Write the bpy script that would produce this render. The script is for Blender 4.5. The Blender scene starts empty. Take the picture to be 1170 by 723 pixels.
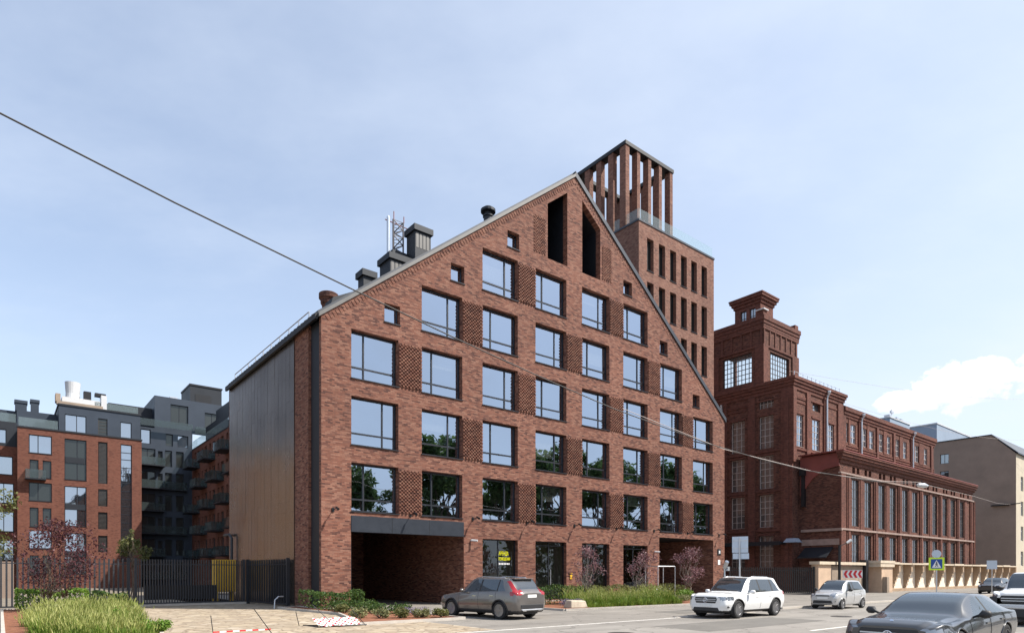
import bpy, bmesh, math, random
import numpy as np
from mathutils import Vector, Matrix
from mathutils.geometry import tessellate_polygon
random.seed(7)
R = math.radians
sc = bpy.context.scene
COL = sc.collection

# ------------------------------------------------------------------ camera, sky, sun, exposure
# world X runs along the street front of the main building, world Y runs away from the street
cam = bpy.data.cameras.new('camera'); cam_o = bpy.data.objects.new('camera', cam); COL.objects.link(cam_o)
cam_o.location = (0, 0, 1.8); cam_o.rotation_euler = (R(90), 0, -R(38.8))
cam.sensor_width = 36; cam.lens = 22.388; cam.shift_y = 0.2509; cam.clip_end = 6000; cam.clip_start = 0.1
sc.camera = cam_o
sc.view_settings.view_transform = 'Standard'; sc.view_settings.look = 'None'
sc.view_settings.exposure = 0.55; sc.view_settings.gamma = 1; sc.view_settings.use_curve_mapping = False
SUN = Vector((.49, -.54, .86)).normalized()
sl = bpy.data.lights.new('sun', 'SUN'); sl.energy = 5.0; sl.angle = R(.5); sl.color = (1, .94, .85)
so = bpy.data.objects.new('sun', sl); COL.objects.link(so); so.rotation_euler = SUN.to_track_quat('Z', 'Y').to_euler()

W = bpy.data.worlds.new('World'); sc.world = W; W.use_nodes = True
def build_world():
    nt = W.node_tree; N = nt.nodes; N.clear(); L = nt.links
    out = N.new('ShaderNodeOutputWorld'); bg = N.new('ShaderNodeBackground'); bg.inputs[1].default_value = .15
    sky = N.new('ShaderNodeTexSky'); sky.sky_type = 'NISHITA'; sky.sun_disc = False
    sky.sun_elevation = math.asin(SUN.z); sky.sun_rotation = math.atan2(SUN.x, SUN.y)
    sky.air_density = 1.0; sky.dust_density = 1.2; sky.ozone_density = 1.0
    tc = N.new('ShaderNodeTexCoord')
    def math_(op, a, b=None, c=None):
        m = N.new('ShaderNodeMath'); m.operation = op
        for i, v in enumerate((a, b, c)):
            if v is None: continue
            if isinstance(v, (int, float)): m.inputs[i].default_value = v
            else: L.new(v, m.inputs[i])
        return m.outputs[0]
    def dot(vec):
        m = N.new('ShaderNodeVectorMath'); m.operation = 'DOT_PRODUCT'; L.new(tc.outputs['Generated'], m.inputs[0]); m.inputs[1].default_value = vec
        return m.outputs['Value']
    def comb(a, b, c=0.0):
        m = N.new('ShaderNodeCombineXYZ')
        for i, v in enumerate((a, b, c)):
            if isinstance(v, (int, float)): m.inputs[i].default_value = v
            else: L.new(v, m.inputs[i])
        return m.outputs[0]
    def noise(vec, scale, detail, rough=.55):
        m = N.new('ShaderNodeTexNoise'); m.inputs['Scale'].default_value = scale; m.inputs['Detail'].default_value = detail
        m.inputs['Roughness'].default_value = rough; L.new(vec, m.inputs['Vector']); return m.outputs['Fac']
    def ramp(v, a, b):
        m = N.new('ShaderNodeMapRange'); m.interpolation_type = 'SMOOTHSTEP'; L.new(v, m.inputs['Value'])
        m.inputs['From Min'].default_value = a; m.inputs['From Max'].default_value = b; return m.outputs['Result']
    def mix(f, a, b):
        m = N.new('ShaderNodeMix'); m.data_type = 'RGBA'
        if isinstance(f, (int, float)): m.inputs[0].default_value = f
        else: L.new(f, m.inputs[0])
        for i, v in ((6, a), (7, b)):
            if isinstance(v, tuple): m.inputs[i].default_value = v
            else: L.new(v, m.inputs[i])
        return m.outputs[2]
    z = dot((0, 0, 1)); zz = math_('MAXIMUM', z, 0.02)
    # thin high haze over the whole sky, streaky cirrus, brighter towards the sun's side
    k = math_('ADD', zz, .18)
    cx = math_('DIVIDE', dot((.78, -.63, 0)), k); cy = math_('DIVIDE', dot((.63, .78, 0)), k)
    cir = ramp(noise(comb(math_('MULTIPLY', cx, .7), cy, 3.1), 1.5, 6, .6), .38, .8)
    side = ramp(dot((.55, -.45, .0)), -.45, .7)
    veil = math_('ADD', math_('MULTIPLY', cir, .28), math_('MULTIPLY', side, .35))
    veil = math_('ADD', veil, math_('MULTIPLY', ramp(z, .5, .02), .30))
    veil = math_('MINIMUM', math_('ADD', veil, .27), .96)
    c = mix(veil, sky.outputs[0], (SKYW[0], SKYW[1], SKYW[2], 1))
    # cumulus bank low on the right
    ca = R(52) 
    F = Vector((.959, .283, 0)).normalized(); Rt = Vector((F.y, -F.x, 0))
    fd = math_('MAXIMUM', dot(tuple(F)), .01)
    a = math_('DIVIDE', dot(tuple(Rt)), fd); b = math_('DIVIDE', dot((0, 0, 1)), fd)
    for (a0, b0, sa, sb, seed) in ((.002, .240, .062, .032, 1.3), (-.055, .231, .036, .014, 4.7), (.09, .246, .045, .026, 8.2), (.03, .256, .03, .02, 2.2)):
        da = math_('DIVIDE', math_('SUBTRACT', a, a0), sa); db = math_('DIVIDE', math_('SUBTRACT', b, b0), sb)
        rr = math_('ADD', math_('MULTIPLY', da, da), math_('MULTIPLY', db, db))
        n = noise(comb(a, math_('MULTIPLY', b, 1.3), seed), 26, 8, .6)
        d = math_('SUBTRACT', math_('ADD', math_('SUBTRACT', 1.0, rr), math_('MULTIPLY', n, 3.6)), 1.8)
        m = ramp(d, .0, .42)
        m = math_('MULTIPLY', m, ramp(dot(tuple(F)), .3, .5))
        cc = mix(ramp(math_('ADD', math_('MULTIPLY', db, .35), n), .25, .75), (4.7, 4.85, 5.15, 1), (SKYC[0], SKYC[1], SKYC[2], 1)); c = mix(math_('MULTIPLY', m, .93), c, cc)
    L.new(c, bg.inputs[0]); L.new(bg.outputs[0], out.inputs[0])
SKYW = (4.0, 4.45, 5.2); SKYC = (5.9, 5.85, 5.85)
build_world()

# ------------------------------------------------------------------ materials
class NT:
    def __init__(s, name):
        s.m = bpy.data.materials.new(name); s.m.use_nodes = True; s.t = s.m.node_tree; s.N = s.t.nodes; s.L = s.t.links
        s.b = s.N['Principled BSDF']; s.out = s.N['Material Output']
    def put(s, sock, v):
        if isinstance(v, (int, float)): sock.default_value = v
        elif isinstance(v, tuple): sock.default_value = v if len(v) == len(sock.default_value) else v + (1,)
        else: s.L.new(v, sock)
    def math(s, op, a, b=None, c=None):
        m = s.N.new('ShaderNodeMath'); m.operation = op
        for i, v in enumerate((a, b, c)):
            if v is not None: s.put(m.inputs[i], v)
        return m.outputs[0]
    def obj(s): return s.N.new('ShaderNodeTexCoord').outputs['Object']
    def sep(s, v):
        m = s.N.new('ShaderNodeSeparateXYZ'); s.L.new(v, m.inputs[0]); return m.outputs
    def comb(s, a, b, c=0.0):
        m = s.N.new('ShaderNodeCombineXYZ')
        for i, v in enumerate((a, b, c)): s.put(m.inputs[i], v)
        return m.outputs[0]
    def noise(s, scale, detail=4, rough=.55, vec=None, col=False):
        m = s.N.new('ShaderNodeTexNoise'); m.inputs['Scale'].default_value = scale; m.inputs['Detail'].default_value = detail; m.inputs['Roughness'].default_value = rough
        s.L.new(vec if vec is not None else s.obj(), m.inputs['Vector']); return m.outputs['Color' if col else 'Fac']
    def ramp(s, f, stops, mode='LINEAR'):
        m = s.N.new('ShaderNodeValToRGB'); m.color_ramp.interpolation = mode; e = m.color_ramp.elements
        while len(e) < len(stops): e.new(.5)
        for q, (p, c) in zip(e, stops): q.position = p; q.color = (c[0], c[1], c[2], 1)
        s.L.new(f, m.inputs[0]); return m.outputs[0]
    def rng(s, v, a, b, c=0.0, d=1.0):
        m = s.N.new('ShaderNodeMapRange'); s.L.new(v, m.inputs[0]); m.inputs[1].default_value = a; m.inputs[2].default_value = b; m.inputs[3].default_value = c; m.inputs[4].default_value = d
        return m.outputs[0]
    def mix(s, f, a, b, op='MIX'):
        m = s.N.new('ShaderNodeMix'); m.data_type = 'RGBA'; m.blend_type = op
        s.put(m.inputs[0], f); s.put(m.inputs[6], a); s.put(m.inputs[7], b); return m.outputs[2]
    def bump(s, h, strength=.3, dist=.02):
        m = s.N.new('ShaderNodeBump'); m.inputs['Strength'].default_value = strength; m.inputs['Distance'].default_value = dist
        s.L.new(h, m.inputs['Height']); s.L.new(m.outputs[0], s.b.inputs['Normal'])
    def base(s, c, rough=.6, metal=0.0, spec=.5):
        s.put(s.b.inputs['Base Color'], c); s.put(s.b.inputs['Roughness'], rough); s.put(s.b.inputs['Metallic'], metal); s.put(s.b.inputs['Specular IOR Level'], spec)

def plain(name, c, rough=.6, metal=0.0, var=.12, scale=2.5, coat=0.0, spec=.5, bump=0.0):
    t = NT(name)
    n = t.noise(scale, 5, .6)
    f = t.rng(n, .25, .75, 1 - var, 1 + var)
    v = t.N.new('ShaderNodeVectorMath'); v.operation = 'SCALE'; v.inputs[0].default_value = c; t.L.new(f, v.inputs['Scale'])
    t.base(v.outputs[0], t.rng(n, .2, .8, max(rough - .06, .02), rough + .06), metal, spec)
    if coat: t.b.inputs['Coat Weight'].default_value = coat; t.b.inputs['Coat Roughness'].default_value = .03
    if bump: t.bump(t.noise(scale * 12, 3), bump, .01)
    return t.m

def brick(name, tones, mortar, w=.36, h=.075, patch=.16, mort=.12, rough=.85, dark=.1):
    t = NT(name)
    o = t.sep(t.obj()); g = t.N.new('ShaderNodeNewGeometry'); n = t.sep(g.outputs['True Normal'])
    ax = t.math('GREATER_THAN', t.math('ABSOLUTE', n[0]), .7); az = t.math('GREATER_THAN', t.math('ABSOLUTE', n[2]), .8)
    hh = t.math('ADD', t.math('MULTIPLY', o[1], ax), t.math('MULTIPLY', o[0], t.math('SUBTRACT', 1.0, ax)))
    vv = t.math('ADD', t.math('MULTIPLY', o[1], az), t.math('MULTIPLY', o[2], t.math('SUBTRACT', 1.0, az)))
    rv = t.math('DIVIDE', vv, h); row = t.math('FLOOR', rv)
    wn0 = t.N.new('ShaderNodeTexWhiteNoise'); wn0.noise_dimensions = '1D'; t.L.new(row, wn0.inputs['W'])
    cu = t.math('ADD', t.math('DIVIDE', hh, w), t.math('ADD', t.math('MULTIPLY', row, .5), t.math('MULTIPLY', wn0.outputs[0], .3))); col = t.math('FLOOR', cu)
    wn = t.N.new('ShaderNodeTexWhiteNoise'); wn.noise_dimensions = '3D'; t.L.new(t.comb(col, row, ax), wn.inputs['Vector'])
    c = t.ramp(wn.outputs['Value'], [(i / (len(tones) - 1), k) for i, k in enumerate(tones)])
    # weathered patches, laid along the courses
    pn = t.noise(1.0, 6, .65, t.comb(t.math('MULTIPLY', hh, 1.0), t.math('MULTIPLY', vv, 2.4), ax))
    c = t.mix(t.rng(pn, .57, .82, 0, .4), c, (tones[0][0] * .5, tones[0][1] * .55, tones[0][2] * .62, 1))
    st = t.noise(1.0, 5, .65, t.comb(t.math('MULTIPLY', hh, 2.6), t.math('MULTIPLY', vv, .16), ax)); c = t.mix(t.rng(st, .54, .8, 0, .32), c, (tones[0][0] * .55, tones[0][1] * .6, tones[0][2] * .7, 1))
    ef = t.noise(.8, 7, .7); c = t.mix(t.rng(ef, .60, .82, 0, .14), c, (tones[-2][0] * 1.25, tones[-2][1] * 1.6, tones[-2][2] * 1.8, 1))
    big = t.noise(.16, 4, .6); f = t.rng(big, .3, .7, 1 - patch, 1 + patch)
    v = t.N.new('ShaderNodeVectorMath'); v.operation = 'SCALE'; t.L.new(c, v.inputs[0]); t.L.new(f, v.inputs['Scale'])
    mr = t.math('LESS_THAN', t.math('FRACT', rv), mort * 1.3); mc = t.math('LESS_THAN', t.math('FRACT', cu), mort * .35)
    mm = t.math('MAXIMUM', mr, mc)
    t.base(t.mix(mm, v.outputs[0], mortar), rough, 0, .3)
    t.bump(t.math('ADD', t.math('SUBTRACT', 1.0, mm), t.math('MULTIPLY', wn.outputs['Value'], .7)), .5, .012)
    return t.m

def glass(name, refl, tint, dark, wob=.25):
    t = NT(name)
    t.base(dark, .5, 0, .3)
    gl = t.N.new('ShaderNodeBsdfGlossy'); gl.inputs['Roughness'].default_value = .015; gl.inputs['Color'].default_value = tint + (1,)
    bp = t.N.new('ShaderNodeBump'); bp.inputs['Strength'].default_value = wob; bp.inputs['Distance'].default_value = .02
    t.L.new(t.noise(.55, 1, .4), bp.inputs['Height']); t.L.new(bp.outputs[0], gl.inputs['Normal'])
    fr = t.N.new('ShaderNodeFresnel'); fr.inputs[0].default_value = 1.5
    fac = t.math('MINIMUM', t.math('ADD', t.math('MULTIPLY', fr.outputs[0], .8), refl), 1.0)
    mx = t.N.new('ShaderNodeMixShader'); t.L.new(fac, mx.inputs[0]); t.L.new(t.b.outputs[0], mx.inputs[1]); t.L.new(gl.outputs[0], mx.inputs[2])
    t.L.new(mx.outputs[0], t.out.inputs[0]); return t.m

def room_glass(name, refl, tint, thru, wob=.3):
    t = NT(name)
    tr = t.N.new('ShaderNodeBsdfTransparent'); tr.inputs[0].default_value = thru + (1,)
    gl = t.N.new('ShaderNodeBsdfGlossy'); gl.inputs['Roughness'].default_value = .012; gl.inputs['Color'].default_value = tint + (1,)
    bp = t.N.new('ShaderNodeBump'); bp.inputs['Strength'].default_value = wob; bp.inputs['Distance'].default_value = .02
    t.L.new(t.noise(.6, 2, .4), bp.inputs['Height']); t.L.new(bp.outputs[0], gl.inputs['Normal'])
    lw = t.N.new('ShaderNodeLayerWeight'); lw.inputs[0].default_value = .5
    mx = t.N.new('ShaderNodeMixShader'); t.L.new(t.math('MINIMUM', t.math('ADD', t.math('MULTIPLY', t.math('POWER', lw.outputs['Facing'], 4.0), .5), refl), 1.0), mx.inputs[0]); t.L.new(tr.outputs[0], mx.inputs[1]); t.L.new(gl.outputs[0], mx.inputs[2])
    t.L.new(mx.outputs[0], t.out.inputs[0]); return t.m
def clear_glass(name, tint=(.75, .86, .84), refl=.04, op=.12):
    t = NT(name)
    tr = t.N.new('ShaderNodeBsdfTransparent'); tr.inputs[0].default_value = tint + (1,)
    t.base((.55, .68, .68), .1, 0, .5)
    gl = t.N.new('ShaderNodeBsdfGlossy'); gl.inputs['Roughness'].default_value = .03
    m1 = t.N.new('ShaderNodeMixShader'); m1.inputs[0].default_value = op; t.L.new(tr.outputs[0], m1.inputs[1]); t.L.new(t.b.outputs[0], m1.inputs[2])
    lw = t.N.new('ShaderNodeLayerWeight'); lw.inputs[0].default_value = .5
    m2 = t.N.new('ShaderNodeMixShader'); t.L.new(t.math('ADD', t.math('MULTIPLY', t.math('POWER', lw.outputs['Facing'], 4.0), .5), refl), m2.inputs[0]); t.L.new(m1.outputs[0], m2.inputs[1]); t.L.new(gl.outputs[0], m2.inputs[2])
    t.L.new(m2.outputs[0], t.out.inputs[0]); return t.m

def leaf(name, stops, scale=6, trans=.35):
    t = NT(name)
    g = t.N.new('ShaderNodeNewGeometry')
    f = t.math('ADD', t.math('MULTIPLY', g.outputs['Random Per Island'], .6), t.math('MULTIPLY', t.noise(scale, 3), .4))
    c = t.ramp(f, stops)
    t.base(c, .55, 0, .35)
    tr = t.N.new('ShaderNodeBsdfTranslucent'); t.L.new(c, tr.inputs[0])
    mx = t.N.new('ShaderNodeMixShader'); mx.inputs[0].default_value = trans; t.L.new(t.b.outputs[0], mx.inputs[1]); t.L.new(tr.outputs[0], mx.inputs[2])
    t.L.new(mx.outputs[0], t.out.inputs[0]); return t.m

def ground_mat(name, stops, scale, fine, rough=.9, bump=.3, crack=0):
    t = NT(name)
    n = t.noise(scale, 7, .65); n2 = t.noise(fine, 3, .7)
    c = t.ramp(t.math('ADD', t.math('MULTIPLY', n, .65), t.math('MULTIPLY', n2, .35)), stops)
    if crack:   # tyre wear drawn out along the lanes, and oil spots
        o_ = t.sep(t.obj()); tr = t.noise(1.0, 4, .6, t.comb(t.math('MULTIPLY', o_[0], .03), t.math('MULTIPLY', o_[1], .9), 0.0)); c = t.mix(t.rng(tr, .45, .72, 0, .38), c, (.10, .093, .085, 1))
        sp = t.noise(1.1, 3, .5); c = t.mix(t.rng(sp, .66, .74, 0, .5), c, (.07, .065, .06, 1))
    if crack:
        v = t.N.new('ShaderNodeTexVoronoi'); v.feature = 'DISTANCE_TO_EDGE'; v.inputs['Scale'].default_value = crack
        wv = t.N.new('ShaderNodeVectorMath'); wv.operation = 'ADD'; t.L.new(t.obj(), wv.inputs[0])
        sc_ = t.N.new('ShaderNodeVectorMath'); sc_.operation = 'SCALE'; sc_.inputs['Scale'].default_value = 1.6; t.L.new(t.noise(.9, 5, .6, col=True), sc_.inputs[0]); t.L.new(sc_.outputs[0], wv.inputs[1]); t.L.new(wv.outputs[0], v.inputs['Vector'])
        c = t.mix(t.rng(v.outputs['Distance'], .0, .012, .6, 0), c, (stops[0][1][0] * .35, stops[0][1][1] * .35, stops[0][1][2] * .35, 1))
    t.base(c, rough, 0, .3); t.bump(n2, bump, .01); return t.m

def paving_mat(name, tones, size, joint):
    t = NT(name)
    wv = t.N.new('ShaderNodeVectorMath'); wv.operation = 'MULTIPLY_ADD'; t.L.new(t.noise(1.3, 3, .6, col=True), wv.inputs[0]); wv.inputs[1].default_value = (.25, .25, 0); t.L.new(t.obj(), wv.inputs[2])
    sep_ = t.sep(wv.outputs[0]); flat = t.comb(sep_[0], sep_[1], 0.0)
    v = t.N.new('ShaderNodeTexVoronoi'); v.inputs['Scale'].default_value = 1 / size; v.inputs['Randomness'].default_value = .8; t.L.new(flat, v.inputs['Vector'])
    e = t.N.new('ShaderNodeTexVoronoi'); e.feature = 'DISTANCE_TO_EDGE'; e.inputs['Scale'].default_value = 1 / size; e.inputs['Randomness'].default_value = .8; t.L.new(flat, e.inputs['Vector'])
    c = t.ramp(t.sep(v.outputs['Color'])[0], tones)
    c = t.mix(t.rng(t.noise(.5, 7, .75), .40, .72, 0, .65), c, (.23, .18, .135, 1)); c = t.mix(t.rng(t.noise(2.2, 5, .7), .52, .75, 0, .5), c, (.40, .26, .16, 1))
    t.base(t.mix(t.rng(e.outputs['Distance'], .0, .08, .95, 0), c, joint), .85, 0, .3); t.bump(t.noise(22, 4), .25, .01); return t.m

M = {}
def tn(k, *cs): return [tuple(round(v * k, 4) for v in c) for c in cs]
M['brick'] = brick('rust brick', tn(.50, (.13, .055, .045), (.34, .135, .09), (.42, .175, .115), (.52, .26, .18), (.24, .092, .068)), (.125, .075, .06), w=.26)
M['brick_tower'] = brick('tower brick', tn(.54, (.18, .085, .066), (.33, .145, .10), (.39, .185, .13), (.46, .25, .18), (.29, .125, .09)), (.16, .10, .08), w=.26)
M['brick_mill'] = brick('old red brick', tn(.54, (.08, .036, .03), (.20, .08, .056), (.255, .102, .068), (.33, .15, .105), (.15, .055, .042)), (.10, .052, .042), w=.27, h=.085, patch=.32)
M['brick_trim'] = brick('mill trim brick', tn(.56, (.15, .06, .045), (.24, .09, .064), (.31, .12, .085)), (.11, .056, .045), w=.27, h=.085, patch=.25)
M['brick_yard'] = brick('courtyard brick', tn(.40, (.24, .085, .058), (.36, .13, .085), (.42, .165, .11), (.37, .135, .09)), (.15, .085, .065), w=.26, h=.09)
M['zinc'] = plain('zinc coping', (.12, .118, .115), .5, .4)
M['roof'] = plain('dark seam roof', (.06, .065, .075), .45, .5)
M['dark'] = plain('dark frame metal', (.022, .025, .032), .42, .3)
M['beam'] = plain('blue grey steel', (.028, .034, .046), .45, .3)
M['black'] = plain('black metal', (.012, .013, .016), .5, .2)
M['fence'] = plain('fence grey metal', (.035, .038, .046), .5, .3)
M['clad'] = plain('grey cladding', (.034, .047, .068), .55, .3, scale=.6)
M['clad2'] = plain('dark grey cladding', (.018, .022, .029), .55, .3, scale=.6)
M['louvre'] = plain('louvre grey', (.045, .04, .038), .6, .2)
M['white'] = plain('white metal', (.56, .57, .58), .45, 0, .06)
M['galv'] = plain('galvanised metal', (.55, .57, .60), .38, .7, .1)
M['sign_back'] = plain('sign back', (.52, .58, .66), .45, .4, .1, 1.5)
M['stone'] = plain('pale stone', (.46, .40, .31), .85, 0, .2, 3, bump=.3)
M['string'] = plain('weathered string course', (.30, .22, .19), .85, 0, .25, 2)
M['plaster'] = plain('ochre plaster', (.52, .375, .265), .9, 0, .2, .9, bump=.3)
M['plaster_shaded'] = plain('shaded plaster', (.36, .255, .17), .9, 0, .2, .9, bump=.3)  # shade on the street wall brackets, put into the plaster colour
M['plaster_sunlit'] = plain('sunlit cream plaster', (.80, .70, .58), .9, 0, .12, .9, bump=.3)  # sunlight on the niche backs, put into a paler plaster colour
M['plaster_dark'] = plain('stained plaster', (.30, .235, .18), .9, 0, .2, .9, bump=.3)
M['cap'] = plain('wall cap', (.56, .47, .36), .85, 0, .2, 2)
M['fire'] = plain('grey brown render', (.26, .195, .155), .92, 0, .18, .35, bump=.2)
M['yellowwall'] = plain('pale ochre render', (.50, .44, .34), .9, 0, .1, .7)
M['bluebox'] = plain('blue grey sheet', (.26, .32, .40), .6, .1, .08, .5)
M['redroof'] = plain('red painted metal', (.20, .055, .045), .6, .1, .2, 1)
M['cream'] = plain('pale ochre stucco', (.22, .135, .08), .9, 0, .08, .6)
M['slate'] = plain('slate cladding', (.10, .12, .165), .6, .0, .15, .4)
M['yellow'] = plain('yellow paint', (.72, .42, .02), .5, 0, .1)
M['pane'] = room_glass('coated pane', .54, (.70, .82, .98), (.42, .44, .43))
M['pane_front'] = room_glass('shop front pane', .10, (.85, .92, .95), (.5, .52, .5), .06)
M['pane_shop'] = glass('shop pane', .03, (.8, .9, .9), (.010, .013, .012))
M['pane_old'] = glass('old pane', .26, (.85, .9, .95), (.05, .048, .045), .6)
M['pane_dim'] = glass('dusty pane', .12, (.8, .85, .9), (.085, .08, .078), .6)
M['pane_annex'] = glass('annex pane', .13, (.85, .9, .95), (.03, .03, .032), .6)
M['pane_yard'] = glass('yard pane', .48, (.8, .9, 1), (.015, .018, .022), .5)
M['rail_glass'] = clear_glass('rail glass', (.9, .95, .95), .03, .08)
M['balcony_glass'] = clear_glass('smoked balcony glass', (.55, .62, .64), .03, .05)
M['old_frame'] = plain('faded window frame', (.40, .36, .34), .7)
M['mill_frame'] = plain('dark mill frame', (.07, .06, .06), .6)
M['bark'] = plain('bark', (.10, .075, .055), .9, 0, .3, 8)
M['bark_pale'] = plain('pale bark', (.24, .20, .17), .9, 0, .3, 8)
M['leaf'] = leaf('green leaf', [(.2, (.022, .05, .012)), (.5, (.05, .10, .02)), (.8, (.10, .16, .03))])
M['leaf_street'] = leaf('street tree leaf', [(.2, (.04, .075, .022)), (.5, (.075, .13, .038)), (.8, (.14, .20, .07))], 6, .5)
M['leaf_bright'] = leaf('bright leaf', [(.2, (.07, .14, .015)), (.5, (.15, .27, .035)), (.8, (.24, .38, .06))])
M['leaf_olive'] = leaf('olive leaf', [(.2, (.06, .075, .02)), (.5, (.13, .14, .04)), (.8, (.22, .21, .08))])
M['leaf_sage'] = leaf('sage leaf', [(.2, (.10, .12, .05)), (.5, (.20, .21, .09)), (.8, (.33, .32, .15))])
M['leaf_purple'] = leaf('purple leaf', [(.2, (.035, .012, .016)), (.5, (.075, .025, .032)), (.8, (.16, .06, .065))])
M['leaf_mauve'] = leaf('mauve leaf', [(.2, (.09, .045, .055)), (.5, (.19, .095, .11)), (.8, (.34, .19, .2))])
M['blade'] = leaf('grass blade', [(.2, (.07, .14, .015)), (.5, (.15, .24, .03)), (.8, (.27, .34, .07))], 2)
M['seed'] = leaf('feather grass head', [(.2, (.24, .28, .07)), (.5, (.38, .41, .12)), (.8, (.54, .53, .21))], 2)
M['lavender'] = leaf('lavender flower', [(.2, (.13, .10, .19)), (.5, (.23, .19, .30)), (.8, (.36, .32, .42))], 4)
M['asphalt'] = ground_mat('asphalt', [(.3, (.20, .185, .165)), (.5, (.265, .245, .22)), (.7, (.32, .30, .27))], .35, 18, .9, .25, .22)
M['asphalt_walk'] = ground_mat('pavement asphalt', [(.3, (.19, .175, .155)), (.5, (.24, .22, .195)), (.7, (.30, .275, .245))], .5, 22, .9, .25, .3)
M['asphalt_patch'] = ground_mat('asphalt patch', [(.3, (.12, .11, .10)), (.5, (.16, .15, .135)), (.7, (.20, .185, .165))], .8, 22, .9, .25)
M['yard'] = ground_mat('courtyard slabs', [(.3, (.16, .135, .105)), (.5, (.21, .18, .14)), (.7, (.25, .215, .17))], .5, 14, .9)
M['iron'] = plain('cast iron', (.07, .062, .055), .6, .5)
M['soil'] = ground_mat('yard ground', [(.3, (.07, .06, .05)), (.5, (.11, .10, .085)), (.7, (.15, .135, .12))], .3, 9, .95)
M['mulch'] = ground_mat('bark mulch', [(.3, (.10, .04, .022)), (.5, (.22, .09, .05)), (.7, (.36, .17, .10))], 7, 30, .95, 1.0)
M['paving'] = paving_mat('stone paving', [(.0, (.30, .245, .18)), (.4, (.40, .33, .24)), (.7, (.44, .36, .25)), (1, (.50, .43, .33))], .45, (.20, .155, .11, 1))
M['kerb'] = plain('granite kerb', (.46, .42, .37), .85, 0, .15, 3)
M['paint'] = plain('worn road paint', (.66, .63, .58), .8, 0, .25, 3)
M['dirtpaint'] = plain('worn grey band', (.21, .195, .175), .9, 0, .25, 1.4)
M['yellow_green'] = plain('fluorescent sign green', (.62, .86, .04), .5, 0, .04)
M['blue_sign'] = plain('sign blue', (.015, .07, .30), .5, 0, .04)
M['red_sign'] = plain('sign red', (.60, .02, .03), .5, 0, .04)
M['white_sign'] = plain('sign white', (.80, .80, .80), .5, 0, .04)
M['lattice'] = plain('mast metal', (.13, .12, .125), .5, .4)
M['cable'] = plain('black cable', (.045, .042, .04), .6, 0, .1)
M['wire'] = plain('grey wire', (.42, .36, .33), .5, .2, .1)
M['tyre'] = plain('tyre rubber', (.018, .018, .019), .85, 0, .15, 8)
M['rim'] = plain('alloy rim', (.30, .30, .31), .3, .85, .06)
M['rim_dark'] = plain('dark alloy rim', (.10, .10, .105), .35, .7, .06)
M['trim'] = plain('black plastic trim', (.022, .022, .024), .55, 0, .15, 6)
M['carglass'] = glass('car glass', .09, (.85, .95, 1), (.012, .014, .016), .02)
M['lamp_clear'] = glass('headlight lens', .22, (1, 1, 1), (.10, .11, .13), .05)
M['lamp_red'] = plain('tail light red', (.30, .006, .009), .15, 0, .05, coat=.8)
M['chrome'] = plain('chrome', (.8, .8, .82), .12, 1.0, .04)
M['plate'] = plain('number plate', (.74, .74, .72), .45, 0, .04)
def paint(n, c, metal): 
    t = NT(n); t.base(c, .32, metal, .5); t.b.inputs['Coat Weight'].default_value = 1; t.b.inputs['Coat Roughness'].default_value = .04
    n_ = t.noise(3, 5, .6); t.L.new(t.rng(n_, .3, .8, .26, .42), t.b.inputs['Roughness']); return t.m
M['p_grey'] = paint('warm grey car paint', (.17, .155, .145), .55)
M['p_white'] = paint('white car paint', (.78, .78, .77), 0)
M['p_silver'] = paint('silver white car paint', (.50, .50, .50), .25)
M['p_dark'] = paint('dark grey car paint', (.06, .062, .065), .6)
M['p_black'] = paint('black car paint', (.016, .016, .018), .2)
def metal_panel():
    t = NT('bronze metal panel')
    n = t.noise(.35, 4, .6); st = t.noise(1.0, 4, .6, t.comb(t.math('MULTIPLY', t.sep(t.obj())[1], 5.0), t.math('MULTIPLY', t.sep(t.obj())[2], .12), 0.0))
    t.base(t.mix(t.rng(n, .3, .7), (.25, .222, .20, 1), (.31, .275, .245, 1)), t.rng(n, .3, .7, .18, .28), .92, .5); return t.m
M['panel'] = metal_panel()

# ------------------------------------------------------------------ mesh helpers
class Pl:      # a wall plane: s runs along the wall, z up, d inward from its face
    def __init__(p, o, a, n): p.o = Vector(o); p.a = Vector(a); p.n = Vector(n)
    def pt(p, s, z, d=0): return p.o + p.a * s - p.n * d + Vector((0, 0, z))
def front(v, u0=0): return Pl((u0, v, 0), (1, 0, 0), (0, -1, 0))      # faces the street
def side(u, v0=0): return Pl((u, v0, 0), (0, 1, 0), (-1, 0, 0))       # faces left along the street

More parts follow.
